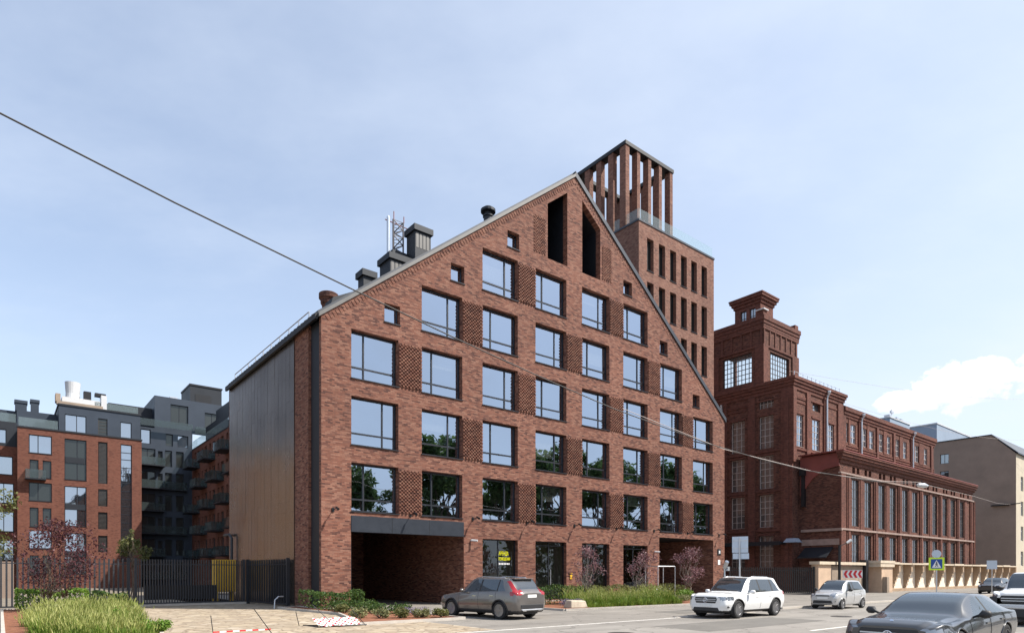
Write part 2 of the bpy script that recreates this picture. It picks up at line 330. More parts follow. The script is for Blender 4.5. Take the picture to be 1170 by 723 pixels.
class MB:
    def __init__(s): s.v = []; s.f = []; s.mi = []
    def face(s, pts, mi=0):
        i = len(s.v); s.v += [Vector(p) for p in pts]; s.f.append(tuple(range(i, i + len(pts)))); s.mi.append(mi)
    def hexa(s, p, mi=0):   # p: 8 points, bottom ring then top ring
        i = len(s.v); s.v += [Vector(q) for q in p]
        for f in ((3, 2, 1, 0), (4, 5, 6, 7), (0, 1, 5, 4), (1, 2, 6, 5), (2, 3, 7, 6), (3, 0, 4, 7)):
            s.f.append(tuple(i + k for k in f)); s.mi.append(mi)
    def box(s, x0, x1, y0, y1, z0, z1, mi=0):
        s.hexa([(x0, y0, z0), (x1, y0, z0), (x1, y1, z0), (x0, y1, z0), (x0, y0, z1), (x1, y0, z1), (x1, y1, z1), (x0, y1, z1)], mi)
    def pbox(s, P, s0, s1, z0, z1, d0, d1, mi=0):
        s.hexa([P.pt(s0, z0, d0), P.pt(s1, z0, d0), P.pt(s1, z0, d1), P.pt(s0, z0, d1), P.pt(s0, z1, d0), P.pt(s1, z1, d0), P.pt(s1, z1, d1), P.pt(s0, z1, d1)], mi)
    def prism(s, pts, vec, mi=0):
        vec = Vector(vec); a = [Vector(p) for p in pts]; b = [p + vec for p in a]; i = len(s.v); n = len(a); s.v += a + b
        s.f.append(tuple(range(i + n - 1, i - 1, -1))); s.mi.append(mi); s.f.append(tuple(range(i + n, i + 2 * n))); s.mi.append(mi)
        for k in range(n):
            q = (k + 1) % n; s.f.append((i + k, i + q, i + n + q, i + n + k)); s.mi.append(mi)
    def tube(s, pts, r, n=8, mi=0, cap=True):
        pts = [Vector(p) for p in pts]; rs = r if isinstance(r, (list, tuple)) else [r] * len(pts); base = len(s.v); up = None
        for k, p in enumerate(pts):
            d = (pts[min(k + 1, len(pts) - 1)] - pts[max(k - 1, 0)]).normalized()
            if up is None: up = Vector((0, 0, 1)) if abs(d.z) < .9 else Vector((1, 0, 0))
            e = d.cross(up).normalized(); up = e.cross(d).normalized()
            for q in range(n):
                t = 2 * math.pi * q / n; s.v.append(p + (e * math.cos(t) + up * math.sin(t)) * rs[k])
        for k in range(len(pts) - 1):
            for q in range(n):
                a = base + k * n + q; b = base + k * n + (q + 1) % n; s.f.append((a, b, b + n, a + n)); s.mi.append(mi)
        if cap:
            s.f.append(tuple(base + q for q in range(n - 1, -1, -1))); s.mi.append(mi)
            e = base + (len(pts) - 1) * n; s.f.append(tuple(e + q for q in range(n))); s.mi.append(mi)
    def lathe(s, c, prof, n=20, axis='z', mi=0):
        c = Vector(c); base = len(s.v)
        for (r, h) in prof:
            for q in range(n):
                t = 2 * math.pi * q / n
                if axis == 'z': s.v.append(c + Vector((r * math.cos(t), r * math.sin(t), h)))
                elif axis == 'y': s.v.append(c + Vector((r * math.cos(t), h, r * math.sin(t))))
                else: s.v.append(c + Vector((h, r * math.cos(t), r * math.sin(t))))
        for k in range(len(prof) - 1):
            for q in range(n):
                a = base + k * n + q; b = base + k * n + (q + 1) % n; s.f.append((a, b, b + n, a + n)); s.mi.append(mi)
        s.f.append(tuple(base + q for q in range(n))); s.mi.append(mi)
        e = base + (len(prof) - 1) * n; s.f.append(tuple(e + q for q in range(n))); s.mi.append(mi)
    def wall(s, P, outer, holes=(), depth=.3, mi=0, mr=None):
        # flat wall with real openings: outer polygon and holes in (s, z); each hole gets reveals
        isr = lambda q: len(q) == 4 and len({round(p[0], 5) for p in q}) == 2 and len({round(p[1], 5) for p in q}) == 2
        if isr(outer) and all(isr(h) for h in holes):
            bb = [(min(p[0] for p in h), max(p[0] for p in h), min(p[1] for p in h), max(p[1] for p in h)) for h in holes]
            S_ = sorted({round(p[0], 5) for q in [outer] + list(holes) for p in q}); Z_ = sorted({round(p[1], 5) for q in [outer] + list(holes) for p in q})
            i0 = len(s.v); s.v += [P.pt(a, b) for a in S_ for b in Z_]; nz = len(Z_)
            for i in range(len(S_) - 1):
                for j in range(nz - 1):
                    ca, cb = (S_[i] + S_[i + 1]) / 2, (Z_[j] + Z_[j + 1]) / 2
                    if any(h[0] < ca < h[1] and h[2] < cb < h[3] for h in bb): continue
                    k = i0 + i * nz + j; s.f.append((k, k + nz, k + nz + 1, k + 1)); s.mi.append(mi)
        else:
            polys = [[Vector((a, b, 0)) for a, b in outer]] + [[Vector((a, b, 0)) for a, b in h] for h in holes]
            flat = [p for q in polys for p in q]; i = len(s.v); s.v += [P.pt(p.x, p.y) for p in flat]
            for tri in tessellate_polygon(polys): s.f.append(tuple(i + k for k in tri)); s.mi.append(mi)
        for h in holes:
            for k in range(len(h)):
                a, b = h[k], h[(k + 1) % len(h)]
                s.face([P.pt(*a), P.pt(*b), P.pt(b[0], b[1], depth), P.pt(a[0], a[1], depth)], mi if mr is None else mr)
    def build(s, name, mats, parent=None, smooth=False, bevel=0):
        if not isinstance(mats, (list, tuple)): mats = [mats]
        me = bpy.data.meshes.new(name); off = parent_loc(parent)
        me.from_pydata([tuple(p - off) for p in s.v], [], s.f)
        for m in mats: me.materials.append(m)
        me.polygons.foreach_set('material_index', s.mi)
        if smooth: me.polygons.foreach_set('use_smooth', [True] * len(s.f))
        me.update()
        o = bpy.data.objects.new(name, me); COL.objects.link(o)
        if parent: o.parent = parent
        if bevel:
            b = o.modifiers.new('bevel', 'BEVEL'); b.width = bevel; b.segments = 2; b.limit_method = 'ANGLE'
        return o
def parent_loc(p):
    v = Vector((0, 0, 0))
    while p is not None: v += p.location; p = p.parent
    return v
def rect(a, b, c, d): return [(a, c), (b, c), (b, d), (a, d)]
def thing(name, label, cat, loc=(0, 0, 0), rz=0, group=None):
    o = bpy.data.objects.new(name, None); COL.objects.link(o); o.location = loc; o.rotation_euler = (0, 0, rz); o.empty_display_size = .3
    return tag(o, label, cat, group)
def tag(o, label, cat, group=None):
    o['label'] = label; o['category'] = cat
    if group: o['group'] = group
    return o
def setting(o, kind='structure'): o['kind'] = kind; return o
def copy_tree(o, parent=None):
    c = o.copy(); COL.objects.link(c); c.parent = parent
    for ch in list(o.children): copy_tree(ch, c)
    return c
def text_mesh(body, size, P, s0, z0, d, mat, name, parent, width=None):
    cu = bpy.data.curves.new(name, 'FONT'); cu.body = body; cu.size = size; cu.extrude = .003
    o = bpy.data.objects.new(name, cu); COL.objects.link(o)
    dg = bpy.context.evaluated_depsgraph_get(); me = bpy.data.meshes.new_from_object(o.evaluated_get(dg)); bpy.data.objects.remove(o)
    xs = [v.co.x for v in me.vertices] or [0, 1]; k = (width / max(max(xs) - min(xs), 1e-4)) if width else 1; x0 = min(xs); off = parent_loc(parent)
    for v in me.vertices: v.co = P.pt(s0 + (v.co.x - x0) * k, z0 + v.co.y, d - v.co.z) - off
    me.materials.clear(); me.materials.append(mat); me.name = name
    t = bpy.data.objects.new(name, me); COL.objects.link(t); t.parent = parent; return t

def window(parent, P, s0, s1, z0, z1, d, vs=(), hs=(), fr=.07, bar=.06, fm='dark', gm='pane', sill=None, tilt=.004, fd=.07, name='window'):
    """frame with bars (vs, hs as fractions), glass split at the bars, optional sill"""
    f = MB(); w = s1 - s0; h = z1 - z0
    f.pbox(P, s0, s0 + fr, z0, z1, d, d + fd); f.pbox(P, s1 - fr, s1, z0, z1, d, d + fd)
    f.pbox(P, s0 + fr, s1 - fr, z0, z0 + fr, d, d + fd); f.pbox(P, s0 + fr, s1 - fr, z1 - fr, z1, d, d + fd)
    for a in vs: f.pbox(P, s0 + w * a - bar / 2, s0 + w * a + bar / 2, z0 + fr, z1 - fr, d + .003, d + fd - .003)
    for b in hs: f.pbox(P, s0 + fr, s1 - fr, z0 + h * b - bar / 2, z0 + h * b + bar / 2, d + .006, d + fd - .006)
    fo = f.build(name, M[fm], parent)
    g = MB(); xs = [0] + sorted(vs) + [1]; zs = [0] + sorted(hs) + [1]
    if len(xs) * len(zs) > 14: xs = [0, 1]; zs = [0, .5, 1]
    for i in range(len(xs) - 1):
        for j in range(len(zs) - 1):
            a, b = s0 + w * xs[i] + (.01 if i == 0 else 0), s0 + w * xs[i + 1] - (.01 if i == len(xs) - 2 else 0)
            c, e = z0 + h * zs[j] + (.01 if j == 0 else 0), z0 + h * zs[j + 1] - (.01 if j == len(zs) - 2 else 0)
            t1 = random.uniform(-tilt, tilt); t2 = random.uniform(-tilt, tilt); D = d + fd * .6
            g.face([P.pt(a, c, D - t1 - t2), P.pt(b, c, D + t1 - t2), P.pt(b, e, D + t1 + t2), P.pt(a, e, D - t1 + t2)])
    g.build('pane', M[gm], fo)
    if sill:
        k = MB(); k.pbox(P, s0 - .04, s1 + .04, z0 - .045, z0 - .002, -.06, d); k.build('sill', M[sill], fo)
    return fo

# ------------------------------------------------------------------ ground, road, pavements
g = MB(); g.face([(-2500, -2500, -.02), (2500, -2500, -.02), (2500, 2500, -.02), (-2500, 2500, -.02)]); setting(g.build('ground', M['soil']))
g = MB(); g.face([(-300, -14, .0), (900, -14, .0), (900, 16.2, .0), (-300, 16.2, .0)]); setting(g.build('road', M['asphalt']))
g = MB(); g.box(-300, 9.4, 16.05, 16.25, -.1, .03); g.box(21.6, 27.5, 16.05, 16.25, -.1, .03); g.box(31, 900, 16.6, 16.8, -.1, .1); setting(g.build('road_kerb', M['kerb']))
g = MB(); g.face([(9.4, 16.0, .005), (21.6, 16.0, .005), (21.6, 16.16, .005), (9.4, 16.16, .005)]); g.face([(20, 9.7, .005), (23, 9.7, .005), (23, 9.85, .005), (20, 9.85, .005)]); g.face([(28, 9.7, .005), (31, 9.7, .005), (31, 9.85, .005), (28, 9.85, .005)]); g.face([(36, 9.7, .005), (39, 9.7, .005), (39, 9.85, .005), (36, 9.85, .005)]); setting(g.build('road_marking', M['paint']))
g = MB(); g.face([(9.4, 16.2, .004), (900, 16.2, .004), (900, 60, .004), (9.4, 60, .004)]); setting(g.build('pavement', M['asphalt_walk']))
g = MB(); g.face([(-60, 16.22, .008), (12.4, 16.22, .008), (12.4, 41, .008), (-60, 41, .008)]); setting(g.build('driveway', M['paving']))
g = MB(); g.face([(14.6, 20.6, .012), (21.0, 20.6, .012), (21.0, 30.4, .012), (14.6, 30.4, .012)]); setting(g.build('entrance_path', M['asphalt_walk']))
def patch(pts, z): 
    g = MB(); g.face([(x, y, z) for x, y in pts]); return g
g = patch([(17.2, 11.6), (24.8, 11.5), (24.9, 13.9), (17.4, 14.0)], .003); setting(g.build('road_patch', M['asphalt_patch'])); g = patch([(33, 9.6), (47, 9.5), (47, 10.9), (33, 11.1)], .003); setting(g.build('road_patch', M['asphalt_patch'])); g = patch([(24, 17.6), (29.5, 17.5), (29.6, 19.2), (24, 19.2)], .009); setting(g.build('pavement_patch', M['asphalt_patch']))
for (x, y, lab) in ((14.6, 12.9, 'round iron manhole cover in the road, nearest the grey SUV'), (27.6, 12.2, 'round iron manhole cover in the road, in front of the white SUV')):
    g = MB(); g.lathe((x, y, .0), [(.42, 0), (.42, .012), (.36, .014), (.36, .008), (.01, .010)], 24); o_m = g.build('manhole_cover', M['iron']); o_m['label'] = lab; o_m['category'] = 'manhole'
g = MB(); g.face([(-60, 41.0, .004), (12.4, 41.0, .004), (12.4, 58, .004), (-60, 58, .004)]); g.face([(-60, 58, .004), (21.7, 58, .004), (21.7, 101, .004), (-60, 101, .004)]); setting(g.build('courtyard_paving', M['yard']))
# planting beds
def bed(name, pts, kerb=True):
    s = MB(); s.prism([(x, y, .0) for x, y in pts], (0, 0, .07)); o = setting(s.build(name, M['mulch']))
    if kerb:
        k = MB(); n = len(pts)
        for i in range(n):
            a = Vector(pts[i] + (0,)); b = Vector(pts[(i + 1) % n] + (0,)); d = (b - a).normalized(); e = Vector((d.y, -d.x, 0)) * .1
            k.hexa([a - e * .0 + Vector((0, 0, -.05)), b + Vector((0, 0, -.05)), b + e + Vector((0, 0, -.05)), a + e + Vector((0, 0, -.05)), a + Vector((0, 0, .11)), b + Vector((0, 0, .11)), b + e + Vector((0, 0, .11)), a + e + Vector((0, 0, .11))])
        setting(k.build(name + '_kerb', M['kerb']))
bed_left = [(.12, 17.5), (3.1, 17.5), (3.8, 22), (5.4, 39.2), (.12, 39.2)]
bed_mid = [(9.6, 20.7), (14.2, 20.7), (14.2, 30.35), (12.3, 30.35), (12.3, 33.4), (11.2, 33), (11.6, 26.5), (10.4, 22.2)]
bed_right = [(21.3, 22.4), (31.5, 22.0), (33.5, 23.4), (38.4, 24.5), (38.4, 29.8), (21.3, 29.8)]
bed('left_bed', bed_left); bed('middle_bed', bed_mid); bed('right_bed', bed_right)
g = MB(); g.face([(-1.6, 16.3, .012), (-.05, 16.3, .012), (-.05, 39.5, .012), (-1.6, 39.5, .012)]); setting(g.build('footpath', M['kerb']))

# ------------------------------------------------------------------ main gabled building
V0 = 30.5; UL, UR, UC = 12.4, 47.42, 29.91; ZE, ZA = 14.6, 28.25; SL = (ZA - ZE) / (UC - UL)
PF = front(V0)
main = thing('gabled_brick_building', 'rust brick building with steep gable, big square windows and two dark slots at its peak', 'building', (UC, V0, 0))
cols = [29.86 + 4.149 * (i - 3.5) for i in range(8)]; HW = 1.35; ROW0, PITCH, WH = 7.5, 3.41, 2.5
rows_of = {0: 3, 1: 4, 2: 5, 3: 5, 4: 5, 5: 5, 6: 4, 7: 3}
outer = [(UL, 0), (13.97, 0), (13.97, 4.78), (20.94, 4.78), (20.94, 0), (38.78, 0), (38.78, 4.55), (45.8, 4.55), (45.8, 0), (UR, 0), (UR, ZE), (UC, ZA), (UL, ZE)]
wins = []; holes = []
for c in range(8):
    for r in range(rows_of[c]):
        zt = ROW0 + PITCH * r; wins.append((c, r, cols[c] - HW, cols[c] + HW, zt - WH, zt)); holes.append(rect(cols[c] - HW, cols[c] + HW, zt - WH, zt))
attic = [(15.86, 15.15), (20.05, 18.55), (24.17, 21.8), (34.74, 21.8), (38.86, 18.45), (42.98, 15.1)]
for a, z in attic: holes.append(rect(a, a + .93, z, z + 1.0))
shops = [2, 3, 4, 5]
for c in shops: holes.append(rect(cols[c] - HW, cols[c] + HW, .14, 3.87))
slotL = [(27.47, 22.08), (29.22, 22.08), (29.22, 26.95), (27.47, 25.6)]; slotR = [(30.6, 22.08), (32.36, 22.08), (32.36, 25.6), (30.6, 26.95)]
D = .42
w = MB(); w.wall(PF, outer, holes + [slotL, slotR], D)
lg = MB()
for sl_ in (slotL, slotR):      # deep loggias, their shade put into the dark colour of the lining
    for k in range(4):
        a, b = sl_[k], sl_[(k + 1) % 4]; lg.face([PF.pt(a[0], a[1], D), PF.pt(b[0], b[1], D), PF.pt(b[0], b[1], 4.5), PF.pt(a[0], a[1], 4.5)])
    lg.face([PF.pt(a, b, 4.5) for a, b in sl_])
lg.build('loggia_shade_lining', M['clad2'], main)
# back wall and right wall, brick return on the left
BV = 46.8
w.face([(UL, BV, 0), (UR, BV, 0), (UR, BV, ZE), (UC, BV, ZA), (UL, BV, ZE)])
w.face([(UR, V0, 0), (UR, BV, 0), (UR, BV, ZE), (UR, V0, ZE)])
w.face([(UL, 32.2, 0), (UL, 34.1, 0), (UL, 34.1, ZE), (UL, 32.2, ZE)])
w.face([(UL, V0, 0), (UL, 30.75, 0), (UL, 30.75, ZE), (UL, V0, ZE)]); w.face([(UL, 30.75, 0), (UL + .2, 30.75, 0), (UL + .2, 30.75, ZE), (UL, 30.75, ZE)])
w.face([(UL, 32.2, 0), (UL + .2, 32.2, 0), (UL + .2, 32.2, ZE), (UL, 32.2, ZE)])
# passage interiors: brick side walls, back, ceiling
for (a, b, zt, bk) in ((13.97, 20.94, 4.78, 43.6), (38.78, 45.8, 4.55, 41)):
    w.face([(a, V0, 0), (a, bk, 0), (a, bk, zt), (a, V0, zt)]); w.face([(b, V0, 0), (b, bk, 0), (b, bk, zt), (b, V0, zt)])
    w.face([(a, bk, 0), (b, bk, 0), (b, bk, zt), (a, bk, zt)])
w.build('brick_wall', M['brick'], main)
c = MB()
for (a, b, zt, bk) in ((13.97, 20.94, 4.78, 43.6), (38.78, 45.8, 4.55, 41)): c.face([(a, V0, zt), (b, V0, zt), (b, bk, zt), (a, bk, zt)])
c.build('passage_ceiling', M['black'], main)
b = MB(); b.box(13.98, 20.93, V0 - .03, V0 + .35, 3.95, 4.778); 
b.build('entrance_beam', M['beam'], main)
k = MB()
for x in (16.3, 18.6): k.box(x, x + .02, V0 - .036, V0 - .031, 3.96, 4.77)
k.build('beam_joint', M['black'], main)
# door set inside the left passage
k = MB(); k.box(14.0, 14.35, 33.2, 33.32, 0, 3.9); k.box(15.1, 15.25, 33.2, 33.32, 0, 3.9); k.box(14.35, 15.1, 33.2, 33.32, 2.6, 2.75); k.box(14.35, 15.1, 33.2, 33.32, 0.01, .12)
dr = k.build('entrance_door', M['dark'], main)
k = MB(); k.face([(14.35, 33.27, .12), (15.1, 33.27, .12), (15.1, 33.27, 2.6), (14.35, 33.27, 2.6)]); k.build('pane', M['pane_shop'], dr)
k = MB(); k.tube([(14.95, 33.12, .9), (14.95, 33.12, 1.5)], .02); k.build('handle', M['galv'], dr)
# floors and partition behind the facade glass
M['room'] = plain('interior paint', (.36, .34, .31), .9); M['blind'] = plain('roller blind', (.58, .56, .52), .85)
fl = MB(); pw_ = MB()
for r in range(6):
    z = 4.85 if r == 0 else ROW0 + PITCH * (r - 1) + .55
    ins = max(0, (z + .3 - ZE) / SL) + .6
    fl.box(UL + ins, UR - ins, V0 + D + .02, V0 + 6, z - .25, z)
    zt = min(z + PITCH - .3, ZA - 1.2); ins2 = max(0, (zt - ZE) / SL) + .8
    if r < 6: pw_.box(UL + ins2, UR - ins2, V0 + 5.6, V0 + 5.8, z + .01, zt)
    for q in range(1, 8):
        x = 29.86 + 4.149 * (q - 4)
        if r < 6 and UL + ins2 + .3 < x < UR - ins2 - .3 and (q + r) % 2: pw_.box(x - .08, x + .08, V0 + D + .02, V0 + 5.58, z + .01, zt)
pw_.box(21.2, 38.6, V0 + 5, V0 + 5.2, .02, 4.5)
fl.build('floor_slab', M['room'], main); pw_.build('partition_wall', M['room'], main)
# windows
for n, (cc, r, s0, s1, z0, z1) in enumerate(wins):
    left = ((cc + r) % 2 == 1) if cc != 0 else (r == 2 or r == 0)
    wf = window(main, PF, s0, s1, z0, z1, .30, [.30 if left else .70], [.26], .09, .085, 'dark', 'pane', 'dark', .006)
    if (cc * 5 + r * 3) % 7 in (1, 4):
        k = MB(); xm = s0 + (s1 - s0) * (.30 if left else .70); hb = random.uniform(.5, 1.7); a_, b_ = ((xm + .1, s1 - .1) if (cc + r) % 2 else (s0 + .1, xm - .1)); k.pbox(PF, a_, b_, z1 - hb, z1 - .1, .44, .45); k.build('blind', M['blind'], wf)
for a, z in attic: window(main, PF, a, a + .93, z, z + 1.0, .30, [], [], .05, .05, 'dark', 'pane', 'dark', .004)
for c in shops:
    f = window(main, PF, cols[c] - HW, cols[c] + HW, .14, 3.87, .26, [.5], [.93] if c != 2 else [], .06, .06, 'dark', 'pane_front', None, .006, name='shop_window')
    if c == 3:
        k = MB(); k.tube([PF.pt(cols[c] + .12, .6, .2), PF.pt(cols[c] + .12, 2.1, .2)], .022); k.build('handle', M['galv'], f)
    if c == 2:
        for j, (tx, zz, hh, col, ww) in enumerate((('АРЕНДА', 2.93, .24, 'yellow_txt', .75), ('ПОМЕЩЕНИЯ', 2.62, .19, 'yellow_txt', .88), ('000-00-00', 2.34, .14, 'white_sign', .88))):
            if 'yellow_txt' not in M: M['yellow_txt'] = plain('window lettering yellow', (.85, .83, .0), .5, 0, .03)
            if j == 2:
                continue
            text_mesh(tx, hh * 1.35, PF, cols[c] + .05, zz, .255, M[col], 'rental_lettering', f, ww)
        k = MB()
        for q in range(7): k.pbox(PF, cols[c] + .06 + q * .125, cols[c] + .14 + q * .125, 2.36, 2.46, .250, .256)
        k.build('rental_number', M['white_sign'], f)
# soldier course under the coping and projecting header panels between windows
m_ = MB()
def headers(s0, s1, z0, z1, pj=.09):
    h = .098; nr = int((z1 - z0) / h); nc = max(int((s1 - s0) / .105), 1); wd = (s1 - s0) / nc
    for j in range(nr):
        for i in range(nc):
            if (i + j) % 2: continue
            x = s0 + i * wd; z = z0 + j * h
            m_.pbox(PF, x, x + wd * .9, z, z + h * .9, -pj, .0)
for g_ in range(7):
    for r in range(5):
        if (g_ % 2 == 0) != (r % 2 == 0): continue
        if r < min(rows_of[g_], rows_of[g_ + 1]):
            zt = ROW0 + PITCH * r; headers(cols[g_] + HW + .02, cols[g_ + 1] - HW - .02, zt - WH + .05, zt - .05)
headers(26.3, 27.3, 22.2, 24.6, .04); headers(32.55, 33.5, 22.2, 24.6, .04)
# the missing gaps at the attic storey
o = m_.build('header_brick_panel', M['brick'], main)
n = 200
for sgn in (1, -1):
    s_ = MB()
    for i in range(n):
        t = (i + .5) / n; u = (UL + .2 + t * (UC - UL - .3)) if sgn == 1 else (UR - .2 - t * (UR - UC - .3)); zt = ZE + SL * (abs(u - (UL if sgn == 1 else UR))) - .12
        if i % 2: continue
        dx = .055; ax = Vector((math.cos(math.atan(SL)) * sgn, 0, math.sin(math.atan(SL)))); nn = Vector((ax.z * sgn * -1, 0, ax.x * sgn)) if sgn == 1 else Vector((ax.z, 0, -ax.x))
        if nn.z < 0: nn = -nn
        c0 = Vector((u, V0 - .022, zt)); p = []
        for yy in (-.0, .03):
            for (e, f_) in ((-dx, -.26), (dx, -.26), (dx, 0), (-dx, 0)): p.append(c0 + ax * e + nn * f_ + Vector((0, yy, 0)))
        s_.hexa(p)
    s_.build('soldier_course', M['brick'], main)
# roof: two slopes with a thickness, coping on the gable edges, ridge
r = MB(); th = .32
for sgn in (1, -1):
    e = UL - .12 if sgn == 1 else UR + .12; ze = ZE - .12 * SL
    r.prism([(e, V0 + .12, ze + .02), (UC, V0 + .12, ZA + .02), (UC, V0 + .12, ZA + .02 + th), (e, V0 + .12, ze + .02 + th)], (0, BV - V0, 0))
rf = r.build('roof', M['roof'], main)
sm = MB()
for i in range(40):
    v = V0 + 1 + i * .5
    if v > BV: break
    for sgn in (1, -1):
        e = UL - .1 if sgn == 1 else UR + .1; ze = ZE - .1 * SL; sm.hexa([(e, v, ze + th), (UC, v, ZA + th + .02), (UC, v + .03, ZA + th + .02), (e, v + .03, ze + th), (e, v, ze + th + .07), (UC, v, ZA + th + .09), (UC, v + .03, ZA + th + .09), (e, v + .03, ze + th + .07)])
sm.build('roof_seam', M['roof'], rf)
cp = MB(); cp.prism([(UL - .14, V0 - .09, ZE - .14 * SL), (UC, V0 - .09, ZA), (UC, V0 - .09, ZA + .2), (UL - .14, V0 - .09, ZE - .14 * SL + .2)], (0, .24, 0)); cp.build('gable_coping', M['zinc'], main)
cp = MB(); cp.prism([(UR + .14, V0 - .09, ZE - .14 * SL), (UC + .002, V0 - .09, ZA), (UC + .002, V0 - .09, ZA + .36), (UR + .14, V0 - .09, ZE - .14 * SL + .36)], (0, .24, 0)); cp.build('gable_coping', M['roof'], main)
cp = MB(); cp.box(UL - .26, UL - .125, V0 + .12, BV, ZE - .18, ZE + .1); cp.build('gutter', M['black'], main)
# left flank: dark metal strip and bronze panels
k = MB(); k.box(UL + .15, UL + .4, 30.76, 32.19, 0, ZE - .02); k.build('metal_strip', M['clad2'], main)
k = MB(); pv = [34.12 + i * .62 for i in range(26)]
rz = [0, 2.4, 5.2, 8.0, 10.6, 12.6, ZE]
for i, v in enumerate(pv):
    if v > BV - .3: break
    zs = [0] + [z + (.6 if i % 2 else 0) + random.uniform(-.08, .08) for z in rz[1:-1]] + [ZE]
    for j in range(len(zs) - 1):
        t = random.uniform(-.003, .003); t2 = random.uniform(-.004, .004); q = .009
        k.hexa([(UL - .05 + t, v + q, zs[j] + q), (UL - .05 + t + t2, v + .62 - q, zs[j] + q), (UL + .05, v + .62 - q, zs[j] + q), (UL + .05, v + q, zs[j] + q), (UL - .05 + t, v + q, zs[j + 1]), (UL - .05 + t + t2, v + .62 - q, zs[j + 1]), (UL + .05, v + .62 - q, zs[j + 1]), (UL + .05, v + q, zs[j + 1])])
k.build('metal_cladding', M['panel'], main)
k = MB(); k.face([(UL + .06, 34.1, 0), (UL + .06, BV, 0), (UL + .06, BV, ZE), (UL + .06, 34.1, ZE)]); k.build('cladding_backing', M['black'], main)
# roof guard rail along the left eave
k = MB()
zr = ZE + .3
for i in range(10):
    v = 33 + i * 1.51; k.tube([(UL + .35, v, zr), (UL + .35, v, zr + .75)], .03, 6)
for h in (.4, .75): k.tube([(UL + .35, 33, zr + h), (UL + .35, 46.6, zr + h)], .03, 6)
k.build('roof_guard_rail', M['galv'], main)
# chimneys and vents on the left slope
def roofz(u): return ZE + SL * (u - UL) + .3
k = MB(); c0 = (14.25, 34.0, roofz(14.25) - .9); k.lathe(c0, [(.36, 0), (.36, 1.2), (.44, 1.34), (.44, 1.5), (.53, 1.6), (.53, 1.86), (.47, 1.9), (.34, 1.92), (.34, 1.8)], 20); k.build('brick_chimney', M['brick_mill'], main)
def vent(u0, u1, v, z1, mat, slats=True, wv=None):
    k = MB(); wv = wv or (u1 - u0) * .8; z0 = roofz(u0) - .5
    k.box(u0 + .1, u1 - .1, v, v + wv, z0, z1 - .35); k.box(u0 - .02, u1 + .02, v - .12, v + wv + .12, z1 - .35, z1); o = k.build('chimney', M[mat], main)
    if slats:
        s = MB(); n = max(int((u1 - u0) / .28), 2)
        for i in range(n): s.box(u0 + .16 + i * (u1 - u0 - .32) / n, u0 + .16 + (i + .72) * (u1 - u0 - .32) / n, v - .012, v + .02, max(z0, z1 - 1.35), z1 - .45)
        s.build('vent_panel', M['zinc'], o)
vent(16.2, 17.1, 33.9, 19.3, 'clad2', False); vent(17.75, 19.4, 33.6, 20.65, 'clad2'); vent(18.6, 21.1, 34.8, 21.5, 'clad2', False, .9); vent(19.6, 20.9, 33.9, 23.05, 'clad2')
k = MB(); c0 = (25.3, 34.0, roofz(25.3) - .8); k.lathe(c0, [(.3, 0), (.3, 1.3), (.36, 1.32), (.36, 1.4), (.25, 1.42), (.25, 1.62), (.5, 1.64), (.5, 1.8), (.3, 1.95), (.02, 1.98)], 14); k.build('vent_cowl', M['clad2'], main)
k = MB(); k.hexa([(13.6, 32.6, 15.5), (14.9, 32.6, 16.4), (14.9, 33.6, 16.4), (13.6, 33.6, 15.5), (13.9, 32.6, 16.6), (15.2, 32.6, 17.3), (15.2, 33.6, 17.3), (13.9, 33.6, 16.6)]); k.build('roof_hatch', M['clad2'], main)
# wall lamps, cameras, house number
def wall_lamp(u):
    k = MB(); k.pbox(PF, u - .06, u + .06, 4.9, 5.1, -.05, 0); k.tube([PF.pt(u, 5.0, -.05), PF.pt(u, 5.06, -.52)], .022, 6); k.tube([PF.pt(u, 5.10, -.42), PF.pt(u, 4.98, -.66)], [.05, .07], 8)
    k.build('wall_lamp', M['black'], main)
for u in (13.0, 17.42, 21.57, 25.72, 29.86, 34.0, 38.16, 42.3, 46.6): wall_lamp(u)
for u, z in ((21.45, 3.75), (38.2, 3.45)):
    k = MB(); k.pbox(PF, u - .04, u + .04, z - .05, z + .05, -.1, 0); k.tube([PF.pt(u - .02, z, -.08), PF.pt(u + .22, z - .03, -.36)], .06, 10); k.build('security_camera', M['white'], main)
k = MB(); k.pbox(PF, 46.38, 46.86, 3.35, 3.85, -.04, 0); ns = k.build('number_sign', M['black'], main)
k = MB(); k.pbox(PF, 46.55, 46.63, 3.48, 3.72, -.046, -.041); k.pbox(PF, 46.66, 46.74, 3.48, 3.72, -.046, -.041); k.build('sign_marks', M['white_sign'], ns)
k = MB(); k.pbox(PF, 46.45, 46.75, 2.55, 2.95, -.03, 0); k.build('notice_plate', M['white_sign'], main)
k = MB(); k.pbox(PF, 29.42, 29.62, 1.45, 1.85, -.05, 0); k.build('alarm_box', M['yellow'], main)
k = MB(); k.tube([(12.15, 45.2, 0), (12.15, 45.2, 4.2), (12.1, 45.6, 4.45), (12.1, 46.8, 4.45)], .09, 8); k.build('gas_pipe', M['fence'], main)

